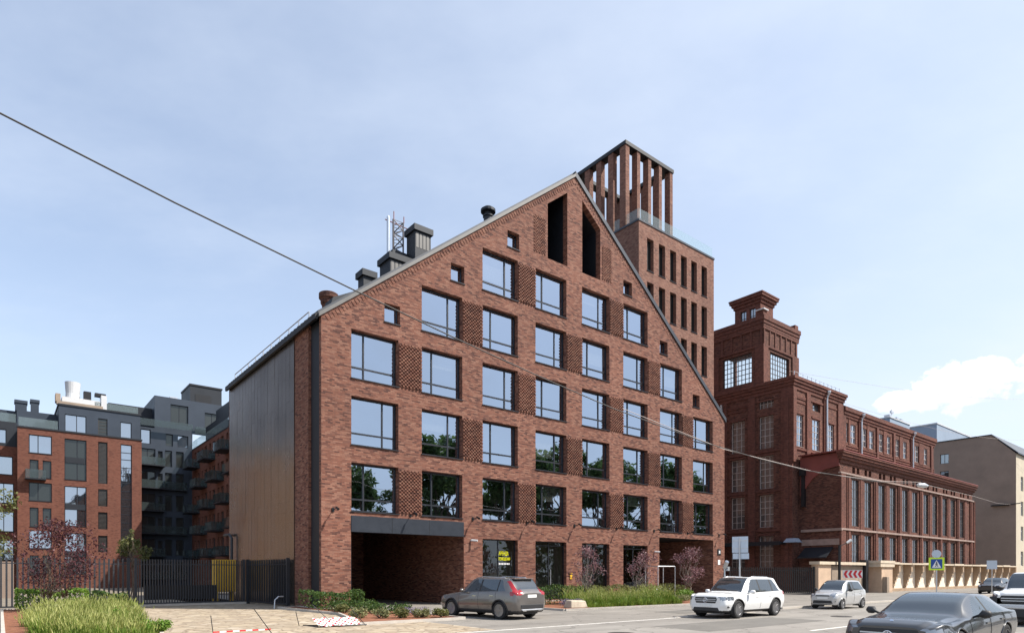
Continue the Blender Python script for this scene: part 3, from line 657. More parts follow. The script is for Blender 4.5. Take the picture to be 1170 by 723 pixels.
# antenna mast standing on the roof
mast = thing('antenna_mast', 'white lattice antenna mast with tall panel antennas on the roof slope', 'antenna', (19.2, 35.6, roofz(19.2) - .2))
k = MB(); mz0 = roofz(19.2) - .3; mz1 = 23.7; c0 = [(18.95, 35.3), (19.65, 35.3), (19.3, 35.9)]
for x, y in c0: k.tube([(x, y, mz0), (x, y, mz1)], .05, 6)
nb = 8
for i in range(nb):
    za = mz0 + (mz1 - mz0) * i / nb; zb = mz0 + (mz1 - mz0) * (i + 1) / nb
    for q in range(3):
        a, b_ = c0[q], c0[(q + 1) % 3]
        if i % 2: a, b_ = b_, a
        k.tube([(a[0], a[1], za), (b_[0], b_[1], zb)], .035, 5); k.tube([(a[0], a[1], zb), (b_[0], b_[1], zb)], .018, 5)
k.build('lattice', M['lattice'], mast)
for (x, y, z0, z1, r_) in ((18.62, 35.3, mz0 + .5, 23.8, .10), (20.2, 35.3, mz0 + .3, 23.7, .10)):
    k = MB(); k.tube([(x, y, z0), (x, y, z0 + .1), (x, y, z1 - .1), (x, y, z1)], [r_ * .6, r_, r_, r_ * .5], 10); k.build('panel_antenna', M['sign_back'], mast)
k = MB(); k.tube([(18.4, 35.3, 23.5), (20.5, 35.3, 23.4)], .03, 5); k.tube([(18.4, 35.3, mz0 + .7), (19.2, 35.3, mz0 + .9)], .03, 5); k.tube([(19.0, 35.3, 23.7), (19.0, 35.3, 24.2)], .03, 5); k.tube([(19.7, 35.3, 23.7), (19.7, 35.3, 24.1)], .03, 5); k.build('bracket', M['redroof'], mast)

# ------------------------------------------------------------------ brick tower with open cage
TU0, TU1, TV, TB, TZ = 43.0, 54.15, 36.0, 47.0, 32.3
tower = thing('brick_tower', 'brick tower rising behind the gable with an open cage of brick fins on top', 'tower', (48, 40, 0))
P = front(TV); tl = [44.1, 45.72, 47.33, 48.93, 50.5, 52.12]; tw = .9
tr = [(28.33, 31.16), (24.5, 27.33), (20.7, 23.53), (16.9, 19.73), (13.1, 15.9)]
hs_ = [rect(a, a + tw, z0, z1) for a in tl for z0, z1 in tr]
w = MB(); w.wall(P, rect(TU0, TU1, 0, TZ), hs_, .4)
w.face([(TU0, TV, 0), (TU0, TB, 0), (TU0, TB, TZ), (TU0, TV, TZ)]); w.face([(TU1, TV, 0), (TU1, TB, 0), (TU1, TB, TZ), (TU1, TV, TZ)]); w.face([(TU0, TB, 0), (TU1, TB, 0), (TU1, TB, TZ), (TU0, TB, TZ)])
w.build('brick_wall', M['brick_tower'], tower)
k = MB(); k.box(TU0 - .06, TU1 + .06, TV - .06, TB + .06, TZ, TZ + .16); k.build('parapet_coping', M['roof'], tower)
for a in tl:
    for z0, z1 in tr: window(tower, P, a, a + tw, z0, z1, .34, [.5], [], .05, .04, 'dark', 'pane_shop', 'dark', .004)
CZ = 40.0; C0, C1, CV0, CV1 = 43.02, 49.7, 37.5, 44.1
def fin(x0, x1, y0, y1): k = MB(); k.box(x0, x1, y0, y1, TZ + .16, CZ - .32); k.build('fin', M['brick_tower'], tower)
fin(C0, C0 + .5, CV0, CV0 + .7); fin(C1 - .42, C1, CV0, CV0 + .62); fin(C0, C0 + .55, CV1 - .6, CV1); fin(C1 - .5, C1, CV1 - .6, CV1)
for i in (1, 2, 3):
    x = C0 + (C1 - C0 - .5) * i / 4; fin(x, x + .42, CV0, CV0 + .62); fin(x, x + .45, CV1 - .5, CV1)
    y = CV0 + (CV1 - CV0 - .7) * i / 4; fin(C0, C0 + .5, y, y + .62); fin(C1 - .5, C1, y, y + .5)
k = MB(); k.box(C0 - .08, C1 + .08, CV0 - .08, CV0 + .75, CZ - .32, CZ); k.box(C0 - .08, C1 + .08, CV1 - .75, CV1 + .08, CZ - .32, CZ); k.box(C0 - .08, C0 + .75, CV0 + .75, CV1 - .75, CZ - .32, CZ); k.box(C1 - .75, C1 + .08, CV0 + .75, CV1 - .75, CZ - .32, CZ); k.build('crown_slab', M['black'], tower)
k = MB(); k.box(TU0 + .12, TU1 - .12, TV + .1, TV + .125, TZ + .17, TZ + 1.15); k.box(TU0 + .1, TU0 + .125, TV + .13, TB - .2, TZ + .17, TZ + 1.15); k.build('glass_balustrade', M['rail_glass'], tower)

# ------------------------------------------------------------------ old red brick mill
MU, MV = 61.75, 32.0
mill = thing('mill_building', 'old dark red brick mill with corner tower, pilasters and tall many paned windows', 'building', (MU, MV, 0))
PS = side(MU); PM = front(MV); W1 = 72.6; WE = 100.4; ZM = 20.6
rows_m = [(14.75, 18.1), (10.6, 14.0), (6.6, 9.95), (2.4, 5.7)]
colsL = [(34.05, 35.68), (37.28, 38.95), (40.6, 42.2), (43.9, 45.5)]
hl = [rect(a, b_, z0, z1) for a, b_ in colsL for z0, z1 in rows_m] + [rect(34.05, 35.68, 18.9, 19.9)]
colsR = [(62.38, 63.82), (65.75, 67.35), (69.3, 70.6)]
hr = [rect(a, b_, 14.65, 17.9) for a, b_ in colsR] + [rect(65.8, 67.5, 18.75, 19.6)]
w = MB(); w.wall(PS, rect(MV, 50, 0, ZM), hl, .35); w.wall(PM, rect(MU, W1, 0, ZM), hr, .35)
pairs = [((72.95, 74.0), (74.6, 75.95)), ((77.7, 78.85), (79.5, 80.8)), ((82.3, 83.5), (84.5, 85.7)), ((87.2, 88.4), (89.5, 90.8)), ((93.6, 94.9), (96.6, 97.9))]
hw = [rect(a, b_, 16.5, 18.65) for p in pairs for a, b_ in p] + [rect(p[0][0] + .25, p[1][1] - .1, 13.7, 15.6) for p in pairs]
w.wall(PM, rect(W1, WE, 0, 19.7), hw, .3)
for x0, x1, z in ((MU, W1, ZM), (W1, WE, 19.7)): w.face([(x0, 50, 0), (x1, 50, 0), (x1, 50, z), (x0, 50, z)]); w.face([(x1, MV, 0), (x1, 50, 0), (x1, 50, z), (x1, MV, z)])
w.build('brick_wall', M['brick_mill'], mill)
k = MB(); k.box(MU - .1, W1 + .1, MV - .1, 50, ZM + .9, ZM + 1.0); k.box(W1 + .1, WE + .15, MV - .15, 50, 20.3, 20.4); k.build('roof', M['roof'], mill)
t = MB()
def cornice(P, s0, s1, z, steps, mb):   # corbelled cornice: each step (dz, projection)
    zz = z
    for dz, pr in steps: mb.pbox(P, s0 - (pr if s0 > 0 else 0), s1 + pr, zz, zz + dz, -pr, .05); zz += dz
for (dz0, dz1, pr) in ((ZM - 1.0, ZM - .82, .07), (ZM - .3, ZM + .05, .10), (ZM + .05, ZM + .35, .2), (ZM + .35, ZM + .62, .32), (ZM + .62, ZM + .9, .42)):
    t.box(MU - pr, W1 + pr, MV - pr, 50, dz0, dz1) if dz0 > ZM - .4 else (t.pbox(PS, MV - pr, 50, dz0, dz1, -pr, .02), t.pbox(PM, MU, W1, dz0, dz1, -pr, .02))
for z in (14.3, 10.2, 6.15): t.pbox(PS, MV - .12, 50, z, z + .22, -.12, 0); 
t.pbox(PM, MU, W1, 14.3, 14.52, -.12, 0)
for s0, s1 in ((MV + .0, MV + 1.2), (36.05, 36.85), (39.4, 40.2), (42.6, 43.4)): t.pbox(PS, s0, s1, .0, ZM - .3, -.16, 0)
for s0, s1 in ((MV + .35, MV + .85),): t.pbox(PS, s0, s1, .0, ZM - 1.1, -.26, -.161)
for s0, s1 in ((MU - .16, MU + .45), (64.35, 65.1), (68.1, 68.8), (71.3, W1)): t.pbox(PM, s0, s1, 13, ZM - .3, -.16, 0)
for z in (19.05, 19.45):   # panel frames beside the little top windows
    t.pbox(PS, 36.9, 39.3, z, z + .12, -.07, 0); t.pbox(PM, 62.2, 64.2, z, z + .12, -.07, 0)
for a, b_ in colsR: t.pbox(PM, a - .15, b_ + .15, 17.92, 18.15, -.08, 0)
for a, b_ in colsL:
    for z0, z1 in rows_m: t.pbox(PS, a - .15, b_ + .15, z1 + .02, z1 + .2, -.07, 0)
# wing: pilasters, courses, cornice
t.pbox(PM, W1 + .1, WE + .1, 19.2, 19.5, -.1, 0); t.pbox(PM, W1 + .1, WE + .2, 19.5, 19.85, -.2, 0.1); t.pbox(PM, W1 + .1, WE + .3, 19.85, 20.3, -.32, 0.2)
for z in (16.05, 15.75): t.pbox(PM, W1, WE, z, z + .16, -.08, 0)
for u in (W1 + .02, 76.55, 81.4, 86.3, 91.9, 99.0): t.pbox(PM, u, u + .55, 12, 19.2, -.16, 0)
for p in pairs: t.pbox(PM, p[0][1] + .05, p[1][0] - .05, 16.3, 19.1, -.06, 0)
t.build('brick_trim', M['brick_trim'], mill)
for a, b_ in colsL:
    for z0, z1 in rows_m: window(mill, PS, a, b_, z0, z1, .26, [.33, .66], [.2, .4, .6, .8], .06, .05, 'old_frame', 'pane_dim', None, .006)
window(mill, PS, 34.05, 35.68, 18.9, 19.9, .26, [.25, .5, .75], [.5], .06, .05, 'old_frame', 'pane_dim', None, .005)
for a, b_ in colsR: window(mill, PM, a, b_, 14.65, 17.9, .12, [.5], [.2, .4, .6, .8], .08, .05, 'old_frame', 'pane_yard', 'string', .01)
window(mill, PM, 65.8, 67.5, 18.75, 19.6, .26, [.33, .66], [.5], .06, .05, 'mill_frame', 'pane_old', None, .01)
for p in pairs:
    for a, b_ in p: window(mill, PM, a, b_, 16.5, 18.65, .1, [.5], [.33, .66], .09, .07, 'old_frame', 'pane_yard', None, .012)
    window(mill, PM, p[0][0] + .25, p[1][1] - .1, 13.7, 15.6, .1, [.25, .5, .75], [.5], .09, .08, 'old_frame', 'pane_yard', None, .012)
for u, z1 in ((68.45, 21.0), (76.9, 19.9), (92.2, 19.9)):
    k = MB(); k.tube([PM.pt(u, z1, -.45), PM.pt(u, z1 - .7, -.28), PM.pt(u, 12.5, -.28)], .09, 8); k.lathe(PM.pt(u, z1 - .1, -.45), [(.08, -.2), (.2, .1), (.2, .25)], 10); k.build('downpipe', M['galv'], mill)
k = MB(); k.tube([PS.pt(39.9, 20.2, -.35), PS.pt(39.9, 19.6, -.25), PS.pt(39.9, .3, -.25)], .09, 8); k.build('downpipe', M['galv'], mill)
k = MB()
for i in range(12): k.tube([(62 + i * .9, MV, 21.6), (62 + i * .9, MV, 22.1)], .03, 5)
k.tube([(62, MV, 22.05), (72, MV, 22.05)], .02, 5); k.build('roof_guard_rail', M['galv'], mill)
k = MB(); k.box(MU - 1.5, MU - .16, 32.6, 41, 4.75, 5.0); k.box(MU - 1.55, MU - 1.45, 32.6, 41, 4.65, 5.05); k.build('canopy', M['clad2'], mill)
k = MB(); k.hexa([(MU - 1.2, 31.0, 4.9), (MU - .1, 31.0, 4.9), (MU - .1, 32.4, 4.9), (MU - 1.2, 32.4, 4.9), (MU - .9, 31.3, 5.3), (MU - .2, 31.3, 5.3), (MU - .2, 32.2, 5.3), (MU - .9, 32.2, 5.3)]); k.build('awning', M['bluebox'], mill)
# mill tower
X0, X1, Y0, Y1 = MU + .02, 68.9, 35.2, 43.0; PTL = side(X0); PTR = front(Y0)
w = MB(); w.wall(PTL, rect(Y0, Y1, ZM, 28.0), [rect(36.5, 39.95, 22.0, 25.15)], .35); w.wall(PTR, rect(X0, X1, ZM, 28.0), [rect(63.15, 67.1, 22.0, 25.15)], .35)
w.wall(side(X1), rect(Y0, Y1, ZM, 28.0), [rect(35.5, 42.8, 22.0, 27.4)], .3); w.wall(front(Y1), rect(X0, X1, ZM, 28.0), [rect(62.1, 68.7, 22.0, 27.4)], -.3); w.build('tower_wall', M['brick_mill'], mill)
t = MB()
for z0, z1, pr in ((21.55, 21.85, .16), (25.45, 25.65, .12), (27.25, 27.5, .12), (27.5, 27.8, .14), (27.8, 28.15, .20), (28.15, 28.6, .28)): t.box(X0 - pr, X1 + pr, Y0 - pr, Y1 + pr, z0, z1) if z0 > 27.2 else (t.pbox(PTL, Y0 - pr, Y1, z0, z1, -pr, .0), t.pbox(PTR, X0, X1 + pr, z0, z1, -pr, .0))
for s0, s1 in ((Y0 - .14, Y0 + .85), (40.4, 41.2)): t.pbox(PTL, s0, s1, ZM + .9, 25.45, -.14, 0)
for s0, s1 in ((X0, X0 + .8), (67.6, X1 + .1)): t.pbox(PTR, s0, s1, ZM + .9, 25.45, -.14, 0)
for i in range(7): t.pbox(PTL, Y0 + .1 + i * 1.15, Y0 + .3 + i * 1.15, 25.65, 27.25, -.09, 0)
for i in range(7): t.pbox(PTR, X0 + .05 + i * 1.1, X0 + .25 + i * 1.1, 25.65, 27.25, -.09, 0)
for x, y in ((X0 + .05, Y0 + .05), (X1 - .5, Y0 + .05), (X0 + .05, Y1 - .6), (X1 - .5, Y1 - .6)): t.box(x - .1, x + .6, y - .1, y + .6, 28.6, 29.2)
t.build('tower_trim', M['brick_trim'], mill)
k = MB(); k.box(X0 - .2, X0 + .75, Y0 - .2, Y0 + .75, 29.2, 29.32); k.build('pier_cap', M['white'], mill)
window(mill, PTL, 36.5, 39.95, 22.0, 25.15, .22, [.125, .25, .375, .5, .625, .75, .875], [.17, .33, .5, .67, .83], .1, .06, 'mill_frame', 'rail_glass', None, .0)
window(mill, PTR, 63.15, 67.1, 22.0, 25.15, .22, [.125, .25, .375, .5, .625, .75, .875], [.17, .33, .5, .67, .83], .1, .06, 'mill_frame', 'rail_glass', None, .0)
LX0, LX1, LY0, LY1 = 64.4, 67.0, 37.0, 40.1; PLL = side(LX0); PLR = front(LY0)
w = MB(); w.wall(PLL, rect(LY0, LY1, 28.5, 31.5), [rect(37.6, 38.3, 29.3, 30.9), rect(38.7, 39.4, 29.3, 30.9)], .2); w.wall(PLR, rect(LX0, LX1, 28.5, 31.5), [], .2); w.face([(LX1, LY0, 28.5), (LX1, LY1, 28.5), (LX1, LY1, 31.5), (LX1, LY0, 31.5)]); w.face([(LX0, LY1, 28.5), (LX1, LY1, 28.5), (LX1, LY1, 31.5), (LX0, LY1, 31.5)])
for z0, z1, pr in ((31.3, 31.6, .12), (31.6, 31.9, .28), (31.9, 32.15, .44), (32.15, 32.3, .5)): w.box(LX0 - pr, LX1 + pr, LY0 - pr, LY1 + pr, z0, z1)
w.build('lantern', M['brick_trim'], mill)
for a in (37.6, 38.7): window(mill, PLL, a, a + .7, 29.3, 30.9, .15, [.5], [.5], .06, .05, 'mill_frame', 'pane_old', None, .004)

# ------------------------------------------------------------------ lower curved annex in front of the mill
AU0, AU1, AV = 63.0, 101.5, 28.0
annex = thing('brick_annex', 'long low red brick annex with rows of tall narrow windows and a rounded far end', 'building', (AU0, AV, 0))
PA = front(AV); PAS = side(AU0); ZA2 = 12.85
bays = [64.6 + 6.3 * i for i in range(6)]
ha = []
for b0 in bays:
    for o_ in (1.05, 3.95): 
        if b0 + o_ + 1.6 < AU1: ha += [rect(b0 + o_, b0 + o_ + 1.55, 6.5, 11.15), rect(b0 + o_, b0 + o_ + 1.55, 1.5, 5.7)]
    for o_ in (1.1, 2.1, 3.9, 4.9):
        if b0 + o_ + .7 < AU1: ha.append(rect(b0 + o_, b0 + o_ + .62, 11.75, 12.35))
RR = 4.0; cx, cy = AU1, AV + RR
w = MB(); w.wall(PA, rect(AU0, AU1, 0, ZA2), ha, .35); w.wall(PAS, rect(AV, MV, 0, ZA2), [], .3)
arc = [(cx + RR * math.sin(t), cy - RR * math.cos(t)) for t in [i * math.pi / 2 / 10 for i in range(11)]]
for i in range(10): w.face([(arc[i][0], arc[i][1], 0), (arc[i + 1][0], arc[i + 1][1], 0), (arc[i + 1][0], arc[i + 1][1], ZA2), (arc[i][0], arc[i][1], ZA2)])
w.build('brick_wall', M['brick_mill'], annex)
def band(mb, z0, z1, pr, s0=AU0, ret=True):   # a band that follows front and rounded end
    a = [(s0 - (pr if ret else 0), AV - pr)] + [(cx + (RR + pr) * math.sin(t), cy - (RR + pr) * math.cos(t)) for t in [i * math.pi / 2 / 10 for i in range(11)]]
    b = [(s0 - (pr if ret else 0), AV + .05)] + [(cx + (RR - .05) * math.sin(t), cy - (RR - .05) * math.cos(t)) for t in [i * math.pi / 2 / 10 for i in range(11)]]
    for i in range(len(a) - 1): mb.hexa([a[i] + (z0,), a[i + 1] + (z0,), b[i + 1] + (z0,), b[i] + (z0,), a[i] + (z1,), a[i + 1] + (z1,), b[i + 1] + (z1,), b[i] + (z1,)])
t = MB()
for b0 in bays + [AU1 - .3]:
    if b0 > AU1: continue
    t.pbox(PA, b0 - .35, b0 + .5, 0, 11.4, -.13, 0); t.pbox(PA, b0 - .15, b0 + .3, 0, 11.3, -.2, -.131)
    t.pbox(PA, b0 + 2.85, b0 + 3.5, 0, 11.4, -.06, 0) if b0 + 3.5 < AU1 else None
t.pbox(PA, AU0 - .1, AU0 + .9, 0, 11.5, -.2, 0)
for a in (.35, .8, 1.2): x, y = cx + (RR + .1) * math.sin(a), cy - (RR + .1) * math.cos(a); t.tube([(x, y, 0), (x, y, 11.5)], .28, 6)
band(t, 12.5, ZA2, .12); t.build('brick_trim', M['brick_trim'], annex)
k = MB()
for a in (.15, .58, 1.0, 1.38):
    x, y = cx + (RR + .02) * math.sin(a), cy - (RR + .02) * math.cos(a); d = Vector((math.cos(a), math.sin(a), 0)) * .45; p = Vector((x, y, 0)); n_ = Vector((math.sin(a), -math.cos(a), 0)) * .03
    for z0, z1 in ((6.5, 11.15), (1.5, 5.7)): k.hexa([p - d + Vector((0, 0, z0)), p + d + Vector((0, 0, z0)), p + d + n_ + Vector((0, 0, z0)), p - d + n_ + Vector((0, 0, z0)), p - d + Vector((0, 0, z1)), p + d + Vector((0, 0, z1)), p + d + n_ + Vector((0, 0, z1)), p - d + n_ + Vector((0, 0, z1))])
k.build('curved_window', M['pane_dim'], annex)
t = MB(); band(t, 6.02, 6.2, .26); band(t, 11.45, 11.6, .22); t.build('string_course', M['string'], annex)
t = MB(); band(t, ZA2, ZA2 + .25, .35); band(t, ZA2 + .25, ZA2 + .5, .5); band(t, ZA2 + .5, ZA2 + .68, .62); t.build('cornice', M['brick_trim'], annex)
t = MB(); t.prism([(AU0 - .66, AV - .66, ZA2 + .68), (cx, AV - .66, ZA2 + .68)] + [(cx + (RR + .66) * math.sin(i * .157), cy - (RR + .66) * math.cos(i * .157), ZA2 + .68) for i in range(1, 11)] + [(AU0 - .66, MV - .2, ZA2 + .68)], (0, 0, .1)); t.build('roof', M['redroof'], annex)
t = MB(); t.pbox(PAS, AV, MV - .2, 12.2, ZA2 + .6, -.18, 0); t.prism([PAS.pt(MV - .2, 12.2, -.001), PAS.pt(MV - .2, 9.6, -.001), PAS.pt(30.6, 11.2, -.001), PAS.pt(29.4, 12.0, -.001), PAS.pt(AV, 12.2, -.001)], (-.18, 0, 0)); t.build('parapet', M['redroof'], annex)
for h in ha:
    (a, z0), (b_, _), (_, z1), _ = h
    if z1 - z0 > 2: window(annex, PA, a, b_, z0, z1, .12, [.5], [.2, .4, .6, .8], .07, .05, 'mill_frame', 'pane_annex', None, .006)
    else: window(annex, PA, a, b_, z0, z1, .28, [], [], .06, .05, 'mill_frame', 'pane_dim', None, .002)
t = MB(); t.pbox(PAS, AV - .28, MV - .3, 5.95, 6.2, -.25, 0); t.pbox(PAS, AV, MV - .3, 4.6, 5.2, -.1, 0); t.build('side_course', M['string'], annex)
t = MB(); t.hexa([(AU0 - 1.6, 28.6, 3.3), (AU0, 28.6, 4.3), (AU0, 31.4, 4.3), (AU0 - 1.6, 31.4, 3.3), (AU0 - 1.6, 28.6, 3.4), (AU0, 28.6, 4.42), (AU0, 31.4, 4.42), (AU0 - 1.6, 31.4, 3.4)]); t.build('door_canopy', M['clad2'], annex)
t = MB(); t.box(AU0 - .6, AU0 - .05, 31.2, 31.7, 11.6, 12.3); t.box(AU0 - .4, AU0 - .02, 31.3, 31.6, 8.5, 11.6); t.build('vent_duct', M['black'], annex)

# ------------------------------------------------------------------ buildings at the far right
fw = thing('firewall_building', 'grey brown rendered building with a blank gabled side wall and two small windows', 'building', (118.5, 27, 0))
PW = side(118.5)
fwins = [rect(35.68, 36.9, z, z + 1.55) for z in (19.5, 16.75, 13.9)]
w = MB(); w.wall(PW, [(27, 0), (45, 0), (45, 23), (30, 23), (27, 19.8)], fwins, .25); w.face([(118.5, 45, 0), (150, 45, 0), (150, 45, 23), (118.5, 45, 23)]); w.face([(150, 27, 0), (150, 45, 0), (150, 45, 23), (150, 30, 23), (150, 27, 19.8)]); w.build('rendered_wall', M['fire'], fw)
w = MB(); PFW = front(27); fh = [rect(121 + i * 3.5, 122.4 + i * 3.5, 3 + j * 3.8, 5.2 + j * 3.8) for i in range(8) for j in range(4)]
w.wall(PFW, rect(118.5, 150, 0, 19.8), fh, .2); w.build('street_wall', M['yellowwall'], fw)
for h in fh: window(fw, PFW, h[0][0], h[1][0], h[0][1], h[2][1], .15, [.5], [.7], .07, .06, 'white', 'pane_old')
for h in fwins: window(fw, PW, h[0][0], h[1][0], h[0][1], h[2][1], .18, [.5], [], .08, .06, 'mill_frame', 'pane_old')
k = MB(); k.prism([(118.35, 26.7, 19.7), (118.35, 30, 23.02), (118.35, 30, 23.15), (118.35, 26.7, 19.9)], (32, 0, 0)); k.box(118.35, 150, 30, 45, 23.02, 23.14); k.build('roof', M['roof'], fw)
k = MB(); k.tube([(118.3, 27.6, 12.2), (118.2, 26.4, 12.3)], .08, 6); k.box(118.0, 118.48, 27.8, 30.0, 12.1, 12.25); k.build('wall_bracket', M['black'], fw)
bb = thing('rooftop_hall', 'pale blue grey sheet clad block rising behind the mill wing roof', 'building', (122, 46, 0))
k = MB(); k.box(119, 150, 37.5, 60, 0, 26.2); k.build('sheet_wall', M['bluebox'], bb); k = MB(); k.box(118.9, 150.1, 37.4, 60.1, 26.2, 26.4); k.build('roof_edge', M['white'], bb)
b2 = thing('plant_room', 'small blue grey plant room with vents on the mill wing roof', 'plant room', (96, 36, 20.4))
k = MB(); k.box(93, 99.8, 34.8, 42, 20.41, 22.7); k.build('sheet_wall', M['bluebox'], b2); k = MB(); k.box(92.9, 99.9, 34.7, 42.1, 22.7, 22.85); k.build('roof_edge', M['white'], b2)
k = MB(); 
for x in (94, 96.5, 98): k.box(x, x + .7, 35.2, 35.9, 22.86, 23.4)
k.tube([(95.4, 35.5, 22.86), (95.4, 35.5, 24.3)], .05, 6); k.box(95.1, 95.9, 35.4, 35.6, 23.8, 24.1); k.build('roof_vent', M['galv'], b2)
b3 = thing('roof_dormer', 'low blue grey roof dormer nearer the mill tower on the wing', 'dormer', (82, 36, 20.4))
k = MB(); k.prism([(80.5, 35.2, 20.41), (85.2, 35.2, 20.41), (85.2, 35.2, 21.6), (83.0, 35.2, 22.2), (80.5, 35.2, 21.8)], (0, 5, 0)); k.build('sheet_wall', M['bluebox'], b3)

# ------------------------------------------------------------------ buttressed street wall on the right
bw = thing('buttress_wall', 'sunlit ochre plaster street wall with a long row of stepped buttress niches', 'wall', (67.4, 25.6, 0))
PB = front(25.6); U0, NB, BP = 67.6, 14, 3.2
w = MB(); c_ = MB(); UE = U0 + NB * BP + .4
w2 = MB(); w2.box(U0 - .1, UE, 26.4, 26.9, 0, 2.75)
for i in range(NB + 1):
    a = U0 + i * BP; b_ = a + .42       # corbelled brackets: deeper towards the top
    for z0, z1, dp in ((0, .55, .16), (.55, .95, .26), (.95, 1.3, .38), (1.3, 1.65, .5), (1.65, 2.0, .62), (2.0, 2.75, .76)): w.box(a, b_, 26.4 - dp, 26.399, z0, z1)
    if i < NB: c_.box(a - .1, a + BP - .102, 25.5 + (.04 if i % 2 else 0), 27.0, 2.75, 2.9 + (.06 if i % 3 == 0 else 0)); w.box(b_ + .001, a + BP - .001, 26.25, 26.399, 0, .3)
w.build('bracket_row', M['plaster_shaded'], bw); w2.build('niche_wall', M['plaster_sunlit'], bw); c_.build('coping', M['cap'], bw)
pier = thing('wall_pier', 'pale ochre plastered gate pier with a cap at the near end of the street wall', 'wall pier', (66, 25, 0))
k = MB(); k.box(64.9, 67.45, 25.0, 26.4, 0, 2.45); k.build('plaster_body', M['plaster'], pier); k = MB(); k.box(64.3, 67.55, 24.85, 26.5, 2.45, 2.8); k.box(64.2, 67.58, 24.8, 26.55, 2.8, 3.05); k.build('coping', M['cap'], pier)
gw = thing('gate_wall', 'ochre and grey plaster wall section beside the dark sliding fence', 'wall', (55, 26, 0))
k = MB(); k.box(54.3, 56.6, 25.9, 26.5, 0, 2.6); k.build('plaster_wall', M['plaster'], gw); k = MB(); k.box(56.6, 63.2, 26.0, 26.4, 0, 2.5); k.build('grey_panel', M['plaster_dark'], gw); k = MB(); k.box(54.1, 63.3, 25.7, 26.6, 2.6, 2.85); k.build('coping', M['cap'], gw)
k = MB(); k.box(63.2, 63.75, 25.7, 26.3, 0, 3.1); tag(k.build('gate_post', M['black']), 'tall dark gate post between grey wall and ochre pier', 'post')
k = MB(); k.box(65.1, 65.6, 24.6, 24.98, .0, 1.5); tag(k.build('utility_cabinet', M['plaster_dark']), 'narrow brown utility cabinet standing against the ochre gate pier', 'cabinet')

# ------------------------------------------------------------------ courtyard buildings on the left
def balcony(parent, x0, x1, y0, y1, z, faces, bars=False):
    k = MB(); k.box(x0, x1, y0, y1, z - .14, z); o = k.build('balcony', M['clad2'], parent)
    r = MB()
    for f in faces:
        if f == 'f': r.box(x0 + .03, x1 - .03, y0 + .03, y0 + .06, z + .02, z + 1.05)
        if f == 'l': r.box(x0 + .03, x0 + .06, y0 + .07, y1, z + .02, z + 1.05)
        if f == 'r': r.box(x1 - .06, x1 - .03, y0 + .07, y1, z + .02, z + 1.05)
    r.build('railing', M['balcony_glass'], o)
cy1 = thing('courtyard_block', 'orange brick courtyard block with dark grey penthouse floor beyond the fence', 'building', (8, 95, 0))
PC = front(95)
hC = []; spec = []
def ow(s0, s1, z0, z1, vs=(), hs=(), gm='pane_yard', fm='dark'): hC.append(rect(s0, s1, z0, z1)); spec.append((s0, s1, z0, z1, vs, hs, gm, fm))
for i, z in enumerate((16.2, 10.5, 4.8)): ow(2.67, 4.9, z, z + 2.2, [.4])
for z in (13.1, 7.4, 1.7): ow(2.75, 3.6, z, z + 2.3); ow(4.0, 4.85, z + .2, z + 2.3, gm='pane_shop')
for z0, z1 in ((13.35, 18.35), (7.65, 12.55), (1.8, 6.8)): ow(6.15, 8.4, z0, z1, [.58], [.42, .55])
for z0, z1 in ((13.15, 18.4), (10.3, 12.45), (7.4, 9.55), (4.5, 6.6)): ow(9.62, 10.62, z0, z1, [], [], 'pane_shop', 'louvre')
ow(12.05, 13.3, 3.4, 18.4, [], [.07, .13, .2, .27, .33, .4, .47, .53, .6, .67, .73, .8, .87, .93])
w = MB(); w.wall(PC, rect(1.6, 14.4, 0, 19.1), hC, .3); w.face([(14.4, 95, 0), (14.4, 110, 0), (14.4, 110, 19.1), (14.4, 95, 19.1)]); w.face([(1.6, 95, 0), (1.6, 110, 0), (1.6, 110, 19.1), (1.6, 95, 19.1)]); w.build('brick_wall', M['brick_yard'], cy1)
for (s0, s1, z0, z1, vs, hs, gm, fm) in spec:
    f = window(cy1, PC, s0, s1, z0, z1, .2, list(vs), list(hs), .09, .09, fm, gm if (random.random() < .6 or z0 > 15) else 'pane_shop', 'dark' if fm == 'dark' else None, .012)
    if fm == 'louvre':
        k = MB(); q = z0 + .15
        while q < z1 - .1: k.pbox(PC, s0 + .08, s1 - .08, q, q + .09, .14, .22); q += .16
        k.build('louvre', M['louvre'], f)
    elif z1 - z0 > 4 and s1 - s0 > 2:
        k = MB(); zc = z0 + (z1 - z0) * .485; k.pbox(PC, s0 + .08, s1 - .08, zc - .35, zc + .35, .13, .22); k.build('spandrel', M['clad2'], f)
balcony(cy1, 2.3, 4.3, 94.0, 95.0, 13.1, 'flr'); 
PP = front(95.3); hp = [rect(6.2, 8.4, 19.3, 21.4), rect(12.05, 13.3, 19.3, 21.3), rect(9.65, 10.65, 19.3, 21.4)]
w = MB(); w.wall(PP, rect(5.6, 14.3, 19.1, 22.4), hp, .2); w.box(5.6, 14.3, 95.6, 108, 22.35, 22.4); w.face([(5.6, 95.3, 19.1), (5.6, 108, 19.1), (5.6, 108, 22.4), (5.6, 95.3, 22.4)]); w.face([(14.3, 95.3, 19.1), (14.3, 108, 19.1), (14.3, 108, 22.4), (14.3, 95.3, 22.4)]); w.build('penthouse_wall', M['clad'], cy1)
window(cy1, PP, 6.2, 8.4, 19.3, 21.4, .12, [.55], [], .08, .08, 'dark', 'pane_yard'); window(cy1, PP, 12.05, 13.3, 19.3, 21.3, .12, [], [], .08, .08, 'dark', 'pane_yard'); window(cy1, PP, 9.65, 10.65, 19.3, 21.4, .12, [], [.2, .4, .6, .8], .08, .08, 'louvre', 'pane_shop')
